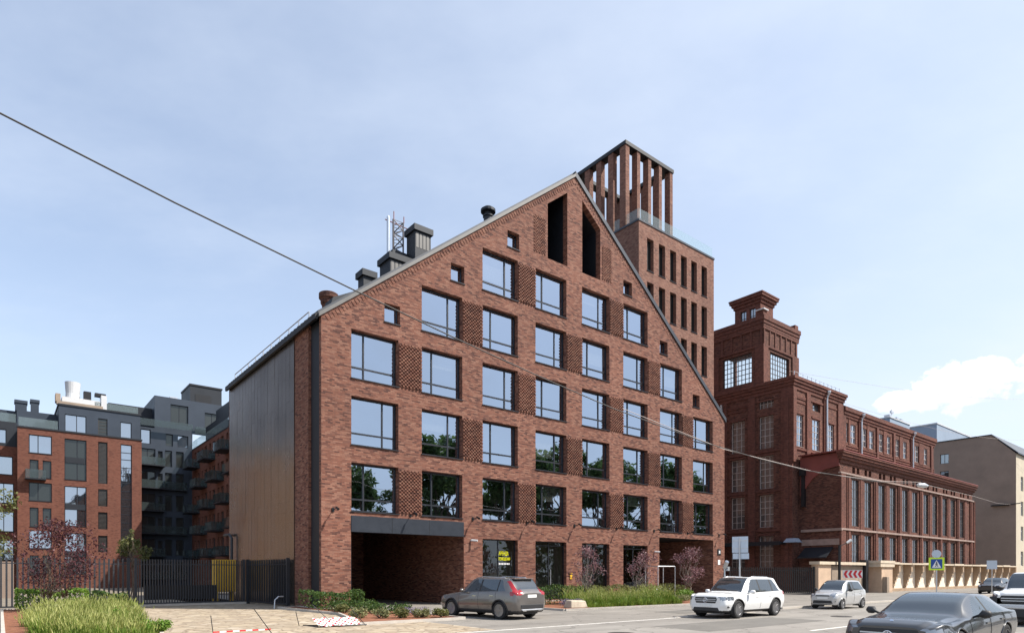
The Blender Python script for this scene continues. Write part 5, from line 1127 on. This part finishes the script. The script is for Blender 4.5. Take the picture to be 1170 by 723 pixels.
k = MB(); 
for a, b_ in (((0, 2.56), (.01, 2.46)), ((.0, 2.46), (-.07, 2.28)), ((.0, 2.46), (.08, 2.28)), ((0, 2.54), (-.07, 2.44)), ((0, 2.54), (.08, 2.45))): k.tube([Pq.pt(a[0], a[1], -.09), Pq.pt(b_[0], b_[1], -.09)], .017, 6)
k.tube([Pq.pt(0, 2.60, -.085), Pq.pt(0, 2.60, -.095)], .035, 8); k.build('walking_figure', M['black'], cr)
k = MB(); c0 = Pq.pt(0, 3.17, -.05); k.tube([c0, c0 + Pq.n * .02], .28, 18); k.build('round_plate', M['sign_back'], cr)
s2 = thing('road_sign', 'grey back of a square sign in front of the street wall, near its far end', 'road sign', (66.8, 16.9, 0)); Pq = facing(66.8, 16.9, R(-165))
k = MB(); k.tube([Pq.pt(0, 0, .03), Pq.pt(0, 2.9, .03)], .035, 8); k.build('pole', M['galv'], s2); k = MB(); k.pbox(Pq, -.36, .36, 2.2, 2.95, -.02, 0); k.build('sign_board', M['sign_back'], s2)
ch = thing('chevron_sign', 'red and white chevron sign pointing left before the grey gate wall', 'road sign', (58.7, 25.0, 0)); Pq = facing(58.7, 25.0, R(-150))
k = MB(); k.pbox(Pq, -.78, .78, 1.42, 2.12, -.02, 0); k.build('board', M['white_sign'], ch)
k = MB()
for i in range(4):
    s = -.70 + i * .37
    for q in (1, -1): k.prism([Pq.pt(s, 1.77, -.022), Pq.pt(s + .2, 1.77, -.022), Pq.pt(s + .36, 1.77 + q * .32, -.022), Pq.pt(s + .16, 1.77 + q * .32, -.022)], Pq.n * .003)
k.build('chevrons', M['red_sign'], ch); k = MB(); 
for s in (-.5, .5): k.tube([Pq.pt(s, 0, .03), Pq.pt(s, 2.1, .03)], .03, 6)
k.build('pole', M['galv'], ch)
lp = thing('lamp_post', 'slim black lamp post with a white head beside the chevron sign', 'lamp post', (57.3, 25.5, 0))
k = MB(); k.tube([(57.3, 25.5, 0), (57.3, 25.5, 4.3)], [.13, .11], 8); k.build('pole', M['black'], lp); k = MB(); k.tube([(57.3, 25.5, 4.2), (57.9, 25.1, 4.55)], .035, 6); k.build('arm', M['black'], lp); k = MB(); k.tube([(57.85, 25.13, 4.5), (58.2, 24.9, 4.75)], [.1, .14], 8); k.build('lamp_head', M['white'], lp)
# overhead cables
CB = [(-6, 15.88, 12.2), (-1.48, 15.95, 11.08), (3.09, 16.04, 10.2), (7.48, 16.12, 9.47), (11.05, 16.19, 8.92), (14.07, 16.24, 8.5), (18.01, 16.32, 8.02), (24.22, 16.44, 7.53), (28.59, 16.52, 7.36), (33.29, 16.61, 7.3), (42.61, 16.79, 7.55), (50.6, 16.94, 8.1)]
k = MB(); k.tube(CB, .019, 6); tag(k.build('overhead_cable', M['cable']), 'thick dark cable sagging across the sky and facade towards the hanging street lamp', 'cable')
k = MB(); k.tube([(20, 17.6, 8.6), (27, 17.4, 7.75), (36, 17.2, 7.5), (44, 17.05, 7.75), (50.7, 16.94, 8.25)], .014, 5); tag(k.build('tie_wire', M['wire']), 'thin pale wire just above the thick cable across the mill side', 'cable')
hl_ = thing('street_lamp', 'grey street lamp head hanging from the cable before the brick annex', 'street lamp', (50.76, 16.94, 8.0))
k = MB(); k.tube([(50.2, 17.05, 8.02), (50.5, 17.0, 8.03), (51.1, 16.9, 8.05), (51.5, 16.8, 8.06)], [.06, .15, .18, .08], 10); k.build('lamp_head', M['galv'], hl_); k = MB(); k.tube([(50.8, 16.94, 8.2), (50.8, 16.94, 8.4)], .03, 6); k.build('hook', M['black'], hl_)
k = MB(); k.tube([(51.4, 16.8, 8.1), (70, 19, 8.9), (95, 23.5, 10.4), (118.3, 27.7, 12.2)], .014, 5); tag(k.build('span_wire', M['wire']), 'thin wire from the hanging lamp to the bracket on the grey blank wall', 'cable')
for (a, b_, lab) in (((62, 32.5, 22.2), (130, 20, 28.6), 'faint wire crossing the sky from the mill roof, upper one'), ((72.7, 32.2, 20.8), (125, 24, 22.0), 'faint wire crossing the sky from the mill roof, lower one')):
    A = Vector(a); B = Vector(b_); k = MB(); k.tube([A.lerp(B, t / 8) - Vector((0, 0, 1.3 * math.sin(math.pi * t / 8))) for t in range(9)], .012, 4); tag(k.build('sky_wire', M['wire']), lab, 'cable')

# ------------------------------------------------------------------ cars
def hermite(xs, ys, x):     # monotone cubic through the stations
    xs = np.array(xs, float); ys = np.array(ys, float); d = np.diff(ys) / np.diff(xs); m = np.zeros(len(xs)); m[0] = d[0]; m[-1] = d[-1]
    for i in range(1, len(xs) - 1): m[i] = 0 if d[i - 1] * d[i] <= 0 else 2 * d[i - 1] * d[i] / (d[i - 1] + d[i])
    i = np.clip(np.searchsorted(xs, x) - 1, 0, len(xs) - 2); h = xs[i + 1] - xs[i]; t = (x - xs[i]) / h
    return (2 * t**3 - 3 * t**2 + 1) * ys[i] + (t**3 - 2 * t**2 + t) * h * m[i] + (-2 * t**3 + 3 * t**2) * ys[i + 1] + (t**3 - t**2) * h * m[i + 1]
def car(label, pos, rz, S):
    root = thing('parked_car', label, 'car', pos, rz)
    st = S['st']; X = [q[0] for q in st]; nx = int((X[-1] - X[0]) / .032); xf = np.linspace(X[0], X[-1], nx)
    P_ = [hermite(X, [q[k] for q in st], xf) for k in range(1, 9)]   # zb, ws, wm, zm, wb, zbelt, wr, zr
    ring = []; nseg = (4, 4, 8, 8, 16, 5, 8)
    for i in range(nx):
        zb, ws, wm, zm, wb, zl, wr, zr = [p[i] for p in P_]
        K = np.array([(0, zb), (ws * .9, zb), (ws, zb + .07), (wm, zm), (wb, zl), (wr, zr - .055), (wr * .80, zr - .012), (0, zr)])
        pts = []; par = []
        for s in range(7):
            p0 = K[max(s - 1, 0)]; p1 = K[s]; p2 = K[s + 1]; p3 = K[min(s + 2, 7)]; tn = .22 if s in (1, 2, 3, 4, 5) else .12
            if s in (2, 3): tn = .32
            for q in range(nseg[s]):
                t = q / nseg[s]; m1 = (p2 - p0) * tn; m2 = (p3 - p1) * tn
                L_ = np.linalg.norm(p2 - p1) + 1e-6
                if np.linalg.norm(m1) > L_ * 1.2: m1 = m1 / np.linalg.norm(m1) * L_ * 1.2
                if np.linalg.norm(m2) > L_ * 1.2: m2 = m2 / np.linalg.norm(m2) * L_ * 1.2
                pts.append((2 * t**3 - 3 * t**2 + 1) * p1 + (t**3 - 2 * t**2 + t) * m1 + (-2 * t**3 + 3 * t**2) * p2 + (t**3 - t**2) * m2); par.append(s + t)
        pts.append(K[7]); par.append(7.0); ring.append(pts)
    nr = len(par)
    V = np.zeros((nx, nr, 3))
    for i in range(nx):
        for j in range(nr): V[i, j] = (xf[i], ring[i][j][0], ring[i][j][1])
    # closed ring: right side mirrored
    zmid = lambda x: float(np.interp(x, xf, P_[5]))
    Rw = S['R']; ax_ = S['axles']; groups = {}
    ct, cb_, rt, rb = S['ws_top'], S['ws_bot'], S['rw_top'], S['rw_bot']
    def classify(c, p):
        x, y, z = c
        for a in ax_:
            if (x - a)**2 + (z - Rw)**2 < (Rw * 1.13)**2 and 1.2 < p < 4.2 : return None
        for a in ax_:
            if (x - a)**2 + (z - Rw)**2 < (Rw * 1.13)**2 and y > S['W'] / 2 - .42 and p <= 1.2: return None
        if 4.10 < p < 4.86:
            t = (p - 4.10) / .76
            xa = cb_ + (ct - cb_) * (.12 + .85 * t) - .10; xr = rb + (rt - rb) * (.12 + .85 * t) + S.get('dpil', .30) * (1 - .2 * t)
            if xr < x < xa:
                for b in S['pillars']:
                    if abs(x - b) < .045: return 'trim'
                return 'side_window'
        if p > 5.02:
            if ct + .02 < x < cb_ - .02: return 'windscreen' if (p > 5.25) else 'body'
            if rb + .04 < x < rt - .02: return 'rear_window' if (p > 5.2) else 'body'
        for nm, f in S['patches']:
            if f(x, y, z): return nm
        return 'body'
    for i in range(nx - 1):
        for j in range(nr - 1):
            q = [V[i, j], V[i + 1, j], V[i + 1, j + 1], V[i, j + 1]]; c = sum(q) / 4; p = (par[j] + par[j + 1]) / 2
            k = classify(c, p)
            if k is None: continue
            for sg_ in (1, -1):
                kk = k
                if k in ('side_window', 'headlight', 'tail_light', 'trim'): kk = (k, sg_, sum(c[0] < b for b in S['pillars']) if k == 'side_window' else round(c[0]) if k == 'trim' else 0)
                g_ = groups.setdefault(kk, {'f': [], 'v': {}, 'vl': []})
                idx = []
                for (a, b_) in ((i, j), (i + 1, j), (i + 1, j + 1), (i, j + 1)):
                    key = (a, b_, sg_ if V[a, b_][1] > 1e-6 else 1)
                    if key not in g_['v']: g_['v'][key] = len(g_['vl']); v = V[a, b_]; g_['vl'].append((v[0], v[1] * sg_, v[2]))
                    idx.append(g_['v'][key])
                if len(set(idx)) < 3: continue
                g_['f'].append(tuple(idx) if sg_ == -1 else tuple(reversed(idx)))
    mats = {'body': S['paint'], 'trim': 'trim', 'side_window': 'carglass', 'windscreen': 'carglass', 'rear_window': 'carglass', 'headlight': 'lamp_clear', 'tail_light': 'lamp_red', 'cladding': 'trim', 'bumper_trim': 'trim', 'grille': 'trim', 'silver_trim': 'chrome'}
    body = None
    for kk in sorted(groups, key=lambda q: q != 'body'):
        g_ = groups[kk]; k = kk if isinstance(kk, str) else kk[0]; nm = {'trim': 'pillar_trim'}.get(k, k); me = bpy.data.meshes.new(nm); fs = list(g_['f']); vl = list(g_['vl'])
        if k == 'body':
            for i in (0, nx - 1):   # nose and tail caps
                lp_ = [(V[i, j][0], V[i, j][1], V[i, j][2]) for j in range(nr)] + [(V[i, j][0], -V[i, j][1], V[i, j][2]) for j in range(nr - 2, 0, -1)]
                b0 = len(vl); vl += lp_; fs.append(tuple(range(b0, b0 + len(lp_))) if i == 0 else tuple(range(b0 + len(lp_) - 1, b0 - 1, -1)))
        me.from_pydata(vl, [], fs); me.materials.append(M[mats[k]]); me.polygons.foreach_set('use_smooth', [len(f) <= 4 for f in fs]); me.update()
        o = bpy.data.objects.new(nm, me); COL.objects.link(o); o.parent = root
        if k == 'body': body = o
    def part(name, mb, mat, par_=None, smooth=False, bevel=0):
        me = bpy.data.meshes.new(name); me.from_pydata([tuple(v) for v in mb.v], [], mb.f)
        for m in (mat if isinstance(mat, tuple) else (mat,)): me.materials.append(M[m])
        me.polygons.foreach_set('material_index', mb.mi)
        if smooth: me.polygons.foreach_set('use_smooth', [len(f) <= 4 for f in mb.f])
        me.update(); o = bpy.data.objects.new(name, me); COL.objects.link(o); o.parent = par_ or root
        if bevel: b = o.modifiers.new('bevel', 'BEVEL'); b.width = bevel; b.segments = 2
        return o
    # underbody block and arch liners
    m = MB(); m.box(X[0] + .25, X[-1] - .25, -S['W'] / 2 + .40, S['W'] / 2 - .40, .2, .5); 
    wy = lambda x: float(np.interp(x, xf, P_[2]))
    for a in ax_:
        for s in (1, -1):
            pr = [(Rw * 1.13 * math.cos(t), Rw * 1.13 * math.sin(t)) for t in [math.pi * (i / 16 * 1.3 - .15) for i in range(17)]]
            for i in range(16):
                (x0, z0), (x1, z1) = pr[i], pr[i + 1]; ya = s * (wy(a) - .42); yb = s * (wy(a) - .015)
                m.face([(a + x0, ya, Rw + z0), (a + x1, ya, Rw + z1), (a + x1, yb, Rw + z1), (a + x0, yb, Rw + z0)])
            
    part('underbody', m, 'trim')
    m = MB()
    for a in ax_:
        for s in (1, -1):
            pts = []
            for i in range(23):
                t = math.pi * (i / 22 * 1.22 - .11); x = a + Rw * 1.15 * math.cos(t); z = Rw + Rw * 1.15 * math.sin(t)
                k = int(np.clip(np.searchsorted(xf, x), 0, nx - 1)); col_ = ring[k]; zz = [q[1] for q in col_[8:25]]; yy = [q[0] for q in col_[8:25]]
                pts.append((x, s * (float(np.interp(z, zz, yy)) + .004), z))
            m.tube(pts, S.get('lip', .03), 6)
    part('arch_lip', m, S.get('lipmat', S['paint']), None, True)
    # wheels: tyre and spoked rim
    for a in ax_:
        for s in (1, -1):
            yo = s * (wy(a) - .0); tw_ = S['tyre']; Rr = Rw * .68
            wheel = bpy.data.objects.new('wheel', None); COL.objects.link(wheel); wheel.parent = root; wheel.location = (a, yo - s * tw_ / 2, Rw)
            m = MB(); h = tw_ / 2
            m.lathe((0, 0, 0), [(Rr * .98, -h * .8), (Rr * 1.05, -h), (Rw * .93, -h), (Rw * .985, -h * .8), (Rw, -h * .4), (Rw, h * .4), (Rw * .985, h * .8), (Rw * .93, h), (Rr * 1.05, h), (Rr * .98, h * .8)], 36, 'y'); part('tyre', m, 'tyre', wheel, True)
            m = MB(); n = S['spokes']; q = s * h
            ringp = [(Rr * .88, q * .92), (Rr * .88, q * 1.02), (Rr * 1.0, q * 1.02), (Rr * 1.0, q * .9)]
            m.lathe((0, 0, 0), [(Rr * 1.0, q * .9), (Rr * 1.0, q * 1.03), (Rr * .9, q * 1.03), (Rr * .9, q * .5)], 36, 'y')
            m.lathe((0, 0, 0), [(.01, q * .3), (Rr * .2, q * .6), (Rr * .2, q * .98), (.01, q * 1.0)], 14, 'y')
            for i in range(n):
                t = 2 * math.pi * i / n; d = Vector((math.cos(t), 0, math.sin(t))); e = Vector((-d.z, 0, d.x)); y0 = Vector((0, q * .72, 0)); y1 = Vector((0, q * 1.0, 0)); A = d * Rr * .15; B = d * Rr * .93; w0 = e * Rr * .55 / n; w1 = e * Rr * .5 / n
                m.hexa([A - w0 + y0, B - w1 + y0, B + w1 + y0, A + w0 + y0, A - w0 + y1 * .97, B - w1 + y1, B + w1 + y1, A + w0 + y1 * .97])
            part('rim', m, S['rim'], wheel)
            m = MB(); m.lathe((0, 0, 0), [(.01, q * .30), (Rr * .92, q * .30), (Rr * .92, q * .36), (.01, q * .36)], 24, 'y'); part('brake_disc', m, 'trim', wheel)
    # mirrors, handles, plates
    for s in (1, -1):
        m = MB(); xm = cb_ - .38; ym = float(np.interp(xm, xf, P_[4])); zm_ = zmid(xm) + .07
        m.tube([(xm + .04, s * (ym - .03), zm_ - .04), (xm + .02, s * (ym + .07), zm_), (xm, s * (ym + .13), zm_ + .03), (xm - .01, s * (ym + .23), zm_ + .03), (xm - .02, s * (ym + .27), zm_ + .02)], [.02, .03, .085, .08, .04], 10); part('mirror', m, S.get('mirror', S['paint']), None, True)
        for xh in S['handles']:
            k = int(np.searchsorted(xf, xh)); zh = zmid(xh) - .13; col_ = ring[k]; yh = float(np.interp(zh, [q[1] for q in col_[8:25]], [q[0] for q in col_[8:25]]))
            m = MB(); m.box(xh - .11, xh + .11, s * (yh + .004) - .016, s * (yh + .004) + .016, zh - .018, zh + .018); part('door_handle', m, S.get('handle', S['paint']), None, False, .008)
    m = MB()      # door shut lines
    for s in (1, -1):
        for xd in S['shuts']:
            k = int(np.searchsorted(xf, xd)); m.tube([(xd, s * (ring[k][j][0] + .001), ring[k][j][1]) for j in range(10, 25)], .006, 4, cap=False)
        
    part('door_gap', m, 'black')
    S['extra'](part, X, zmid)
    return root
def prow(m, pts, x, t, mi=0):       # a flat shaped plate facing along x
    m.prism([(x, y, z) for y, z in pts], (t, 0, 0), mi)
def star(m, x, z, r, d):
    m.tube([(x, r * math.cos(i * math.pi / 10), z + r * math.sin(i * math.pi / 10)) for i in range(21)], .012, 6)
    for i in range(3): t = math.pi / 2 + i * 2 * math.pi / 3; m.tube([(x, 0, z), (x, r * math.cos(t), z + r * math.sin(t))], [.02, .006], 5)
def stations(L, W, H, belt, hood, g, ws_bot, ws_top, rw_top, rw_bot, tailz, noseh, nar=.88, bot=.24):
    h = L / 2; w = W / 2; wr = w * g
    return [(-h, bot + .14, w * .70, w * .74, .62, w * .72, tailz - .16, w * .56, tailz - .08), (-h + .06, bot + .06, w * .80, w * .90, .64, w * .86, tailz - .08, w * .66, tailz + .0),
            (-h + .22, bot + .02, w * .88, w * .985, .64, w * .93, belt + .03, max(w * .68, wr * .93), max(tailz + .06, float(np.interp(-h + .22, [rw_bot, rw_top], [tailz + .04, H - .06])))),
            (rw_top, bot, w * .92, w, .64, w * .955, belt + .02, wr, H - .04), (rw_top + .5, bot, w * .92, w, .63, w * .955, belt + .005, wr * 1.01, H - .008),
            (ws_top - .25, bot, w * .92, w, .62, w * .955, belt - .02, wr * 1.01, H), (ws_top, bot, w * .92, w, .62, w * .955, belt - .03, wr, H - .03),
            ((ws_top + ws_bot) / 2, bot, w * .92, w, .62, w * .95, belt - .045, wr * 1.06, (H + hood) / 2 + .055), (ws_bot, bot, w * .92, w, .62, w * .94, belt - .06, w * .80, hood + .03), (ws_bot + .12, bot, w * .92, w, .62, w * .935, hood - .08, w * .80, hood),
            (h - .75, bot, w * .92, w * .995, .62, w * .92, hood - .15, w * .76, hood - .05), (h - .35, bot + .01, w * .88, w * .965, .60, w * .90, noseh + .03, w * .72, noseh + .10), (h - .13, bot + .02, w * .80, w * .90, .56, w * .83, noseh - .02, w * .68, noseh + .05), (h - .03, bot + .05, w * .68, w * .79, .54, w * .73, noseh - .06, w * .62, noseh + .005), (h, bot + .09, w * .62, w * .72, .53, w * .68, noseh - .10, w * .58, noseh - .03)]

# grey estate-style SUV, tail towards the street
L_, W_, H_ = 4.69, 1.9, 1.66; hx = L_ / 2
def ex(part, X, zm):
    m = MB(); m.box(-hx - .012, -hx + .05, -.26, .26, .86, .98); part('number_plate', m, 'plate', None, False, .005)
    m = MB(); m.box(-hx - .02, -hx + .1, -.66, .66, .44, .60); part('bumper_trim', m, 'trim', None, False, .02); m = MB(); m.box(-hx - .035, -hx + .1, -.6, .6, .36, .42); part('skid_plate', m, 'galv', None, False, .02)
    m = MB(); m.box(-hx + .42, -hx + .66, -.56, .56, H_ - .075, H_ - .045); part('roof_spoiler', m, 'p_grey', None, False, .015)
    for s in (1, -1): m = MB(); m.tube([(-1.55, s * .60, H_ - .07), (-1.4, s * .6, H_ - .01), (-.2, s * .61, H_ + .02), (.2, s * .61, H_ - .03)], .016, 6); part('roof_rail', m, 'galv', None, True)
    m = MB(); m.box(-hx + .02, -hx + .1, -.5, .5, 1.03, 1.06); part('boot_handle', m, 'chrome')
    for s in (1, -1):
        m = MB(); m.box(-hx - .03, -hx + .1, s * .45 - .1, s * .45 + .1, .34, .39); part('exhaust_tip', m, 'chrome')
SUV = dict(W=W_, R=.36, axles=(1.43, -1.43), tyre=.24, spokes=10, rim='rim', paint='p_grey', st=stations(L_, W_, H_, 1.06, 1.06, .70, .98, .22, -1.72, -2.22, 1.12, .86),
    ws_top=.22, ws_bot=.98, rw_top=-1.72, rw_bot=-2.22, pillars=(-.30, -1.28), dpil=.42, handles=(.02, -1.0), shuts=(.95, -.22, -1.22), lip=.032, lipmat='trim', handle='chrome',
    patches=[('tail_light', lambda x, y, z: (x < -hx + .34 and y > .56 and .97 < z < 1.1) or (y > .5 and 1.04 < z < 1.52 and -.2 < x - (-2.25 + (z - 1.12) * 1.08) < .17)), ('headlight', lambda x, y, z: x > hx - .5 and y > .5 and .72 < z < .84), ('cladding', lambda x, y, z: z < .36)], extra=ex)
car('warm grey estate SUV parked nose in to the passage, tail towards the street', (16.05, 21.4, 0), R(97.5), SUV)

# white SUV
def face_suv(part, X, zm, Hh, nose, paint_, emblem=True, grz=(.62, .86), gw_=.52):
    m = MB(); a, b_ = grz; prow(m, [(-gw_ * .86, a), (gw_ * .86, a), (gw_, (a + b_) / 2 + .03), (gw_ * .92, b_), (-gw_ * .92, b_), (-gw_, (a + b_) / 2 + .03)], nose - .03, .045); gr = part('grille', m, 'trim', None, False, .012)
    m = MB()
    for i in range(2): z = a + (b_ - a) * (.36 + .30 * i); m.box(nose + .01, nose + .028, -gw_ * .92, gw_ * .92, z - .014, z + .014)
    part('grille_bar', m, 'galv', gr)
    if emblem: m = MB(); star(m, nose + .035, (a + b_) / 2, .09, 0); part('emblem', m, 'chrome', gr, True)
    m = MB(); m.box(nose + .0, nose + .022, -.26, .26, a - .15, a - .04); part('number_plate', m, 'plate', None, False, .005)
    m = MB(); prow(m, [(-.62, .30), (.62, .30), (.56, a - .17), (-.56, a - .17)], nose - .06, .07); part('lower_intake', m, 'trim', None, False, .015)
    for s in (1, -1):
        m = MB(); m.hexa([(nose - .30, s * .62, .42), (nose - .10, s * .62, .42), (nose - .22, s * .88, .44), (nose - .42, s * .88, .44), (nose - .28, s * .62, .53), (nose - .09, s * .62, .53), (nose - .22, s * .88, .52), (nose - .42, s * .88, .52)]); part('side_intake', m, 'trim', None, False, .01)
L2, W2, H2 = 4.67, 1.89, 1.67; h2_ = L2 / 2
def ex2(part, X, zm):
    face_suv(part, X, zm, H2, h2_, 'p_white')
    for s in (1, -1): m = MB(); m.tube([(-1.45, s * .57, H2 - .06), (-1.3, s * .59, H2 - .01), (-.2, s * .59, H2 + .015), (.15, s * .58, H2 - .04)], .014, 6); part('roof_rail', m, 'galv', None, True)
SUV2 = dict(W=W2, R=.365, axles=(1.44, -1.43), tyre=.24, spokes=5, rim='rim', paint='p_white', st=stations(L2, W2, H2, 1.0, 1.04, .70, 1.0, .25, -1.72, -2.2, 1.10, .93),
    ws_top=.25, ws_bot=1.0, rw_top=-1.72, rw_bot=-2.2, pillars=(-.28, -1.25), handles=(.02, -.98), shuts=(.98, -.22, -1.2), lip=.03, lipmat='trim',
    patches=[('headlight', lambda x, y, z: x > h2_ - .62 and y > .54 and .73 + (h2_ - x) * .04 < z < .87 + (h2_ - x) * .05), ('tail_light', lambda x, y, z: x < -h2_ + .3 and y > .5 and .92 < z < 1.05), ('cladding', lambda x, y, z: z < .33)], extra=ex2)
car('white SUV standing at the kerb before the right passage, nose to the left', (24.63, 15.2, 0), R(180), SUV2)

# small silver white hatchback
L3, W3, H3 = 3.5, 1.5, 1.48; h3_ = L3 / 2
def ex3(part, X, zm):
    m = MB(); m.box(h3_ - .01, h3_ + .02, -.26, .26, .52, .62); part('number_plate', m, 'plate'); m = MB(); prow(m, [(-.5, .30), (.5, .30), (.45, .45), (-.45, .45)], h3_ - .04, .05); part('lower_intake', m, 'trim'); m = MB(); prow(m, [(-.36, .66), (.36, .66), (.32, .71), (-.32, .71)], h3_ - .02, .03); part('grille', m, 'trim')
    for s in (1, -1): m = MB(); m.lathe((h3_ - .1, s * .56, .42), [(.01, -.03), (.06, -.03), (.06, .03), (.01, .03)], 10, 'x'); part('fog_lamp', m, 'trim')
S3 = dict(W=W3, R=.27, axles=(1.13, -1.2), tyre=.17, spokes=7, rim='rim', paint='p_silver', st=stations(L3, W3, H3, .92, .94, .70, .98, .22, -1.25, -1.66, .96, .76, bot=.2),
    ws_top=.22, ws_bot=.98, rw_top=-1.25, rw_bot=-1.66, pillars=(-.22,), handles=(-.05, -.85), shuts=(.75, -.18, -.98), dpil=.22, lip=.02, mirror='trim',
    patches=[('headlight', lambda x, y, z: x > h3_ - .38 and (y - .50)**2 + (z - .72)**2 < .0135), ('bumper_trim', lambda x, y, z: False)], extra=ex3)
car('small silver white five door hatchback driving towards the camera', (34.35, 15.35, 0), R(180), S3)

# dark grey four door coupe in front
L4, W4, H4 = 4.99, 1.89, 1.40; h4_ = L4 / 2
def ex4(part, X, zm):
    face_suv(part, X, zm, H4, h4_, 'p_dark', True, (.48, .74), .55)
    m = MB(); m.tube([(h4_ - .20, 0, .875), (h4_ - .17, 0, .885)], .035, 10); part('bonnet_emblem', m, 'chrome')
S4 = dict(W=W4, R=.35, axles=(1.5, -1.44), tyre=.24, spokes=10, rim='rim_dark', paint='p_dark', st=[list(q) for q in stations(L4, W4, H4, .94, .96, .66, .95, .05, -1.15, -2.05, .95, .82, bot=.18)],
    ws_top=.05, ws_bot=.95, rw_top=-1.15, rw_bot=-2.05, pillars=(-.35,), handles=(-.1, -1.1), shuts=(.9, -.3, -1.25), dpil=.5, lip=.016, mirror='trim',
    patches=[('headlight', lambda x, y, z: x > h4_ - .62 and y > .50 and .64 + (h4_ - x) * .05 < z < .755 + (h4_ - x) * .06)], extra=ex4)
car('dark grey low four door coupe in the foreground at the lower right', (15.9, 5.05, 0), R(180), S4)

# big off-road car at the right edge, dark far car
L5, W5, H5 = 4.95, 1.97, 1.86; h5_ = L5 / 2
def ex5(part, X, zm):
    face_suv(part, X, zm, H5, h5_, 'p_white', False, (.76, 1.04), .62)
    m = MB(); m.box(h5_ - .08, h5_ + .05, -.85, .85, .60, .70); part('bumper_bar', m, 'white', None, False, .02)
    m = MB(); m.box(h5_ - .35, h5_ - .0, -.92, .92, .70, 1.0); part('front_guard', m, 'trim', None, False, .04)
S5 = dict(W=W5, R=.39, axles=(1.42, -1.42), tyre=.27, spokes=6, rim='rim', paint='p_white', st=stations(L5, W5, H5, 1.22, 1.24, .74, 1.0, .45, -2.0, -2.35, 1.3, 1.13, bot=.34),
    ws_top=.45, ws_bot=1.0, rw_top=-2.0, rw_bot=-2.35, pillars=(-.25, -1.2), handles=(.05, -.95), shuts=(.9, -.2, -1.15), lip=.04, lipmat='trim', mirror='trim',
    patches=[('headlight', lambda x, y, z: x > h5_ - .4 and y > .62 and .86 < z < 1.06), ('cladding', lambda x, y, z: z < .55 or (x > h5_ - .5 and z < .9))], extra=ex5)
car('big white off road car with black grille at the right photo edge', (29.9, 6.1, 0), R(180), S5)
S6 = dict(S3); S6.update(paint='p_black', st=stations(4.3, 1.75, 1.45, .95, .97, .68, .95, .2, -1.3, -1.95, .98, .76), W=1.75, R=.31, axles=(1.3, -1.3), rw_bot=-1.95, rw_top=-1.3, ws_bot=.95, ws_top=.2, patches=[('headlight', lambda x, y, z: x > 1.75 and y > .5 and .66 < z < .78)], extra=lambda p, X, z: None)
car('distant dark car far down the street before the ochre wall', (70.5, 17.6, 0), R(180), S6)
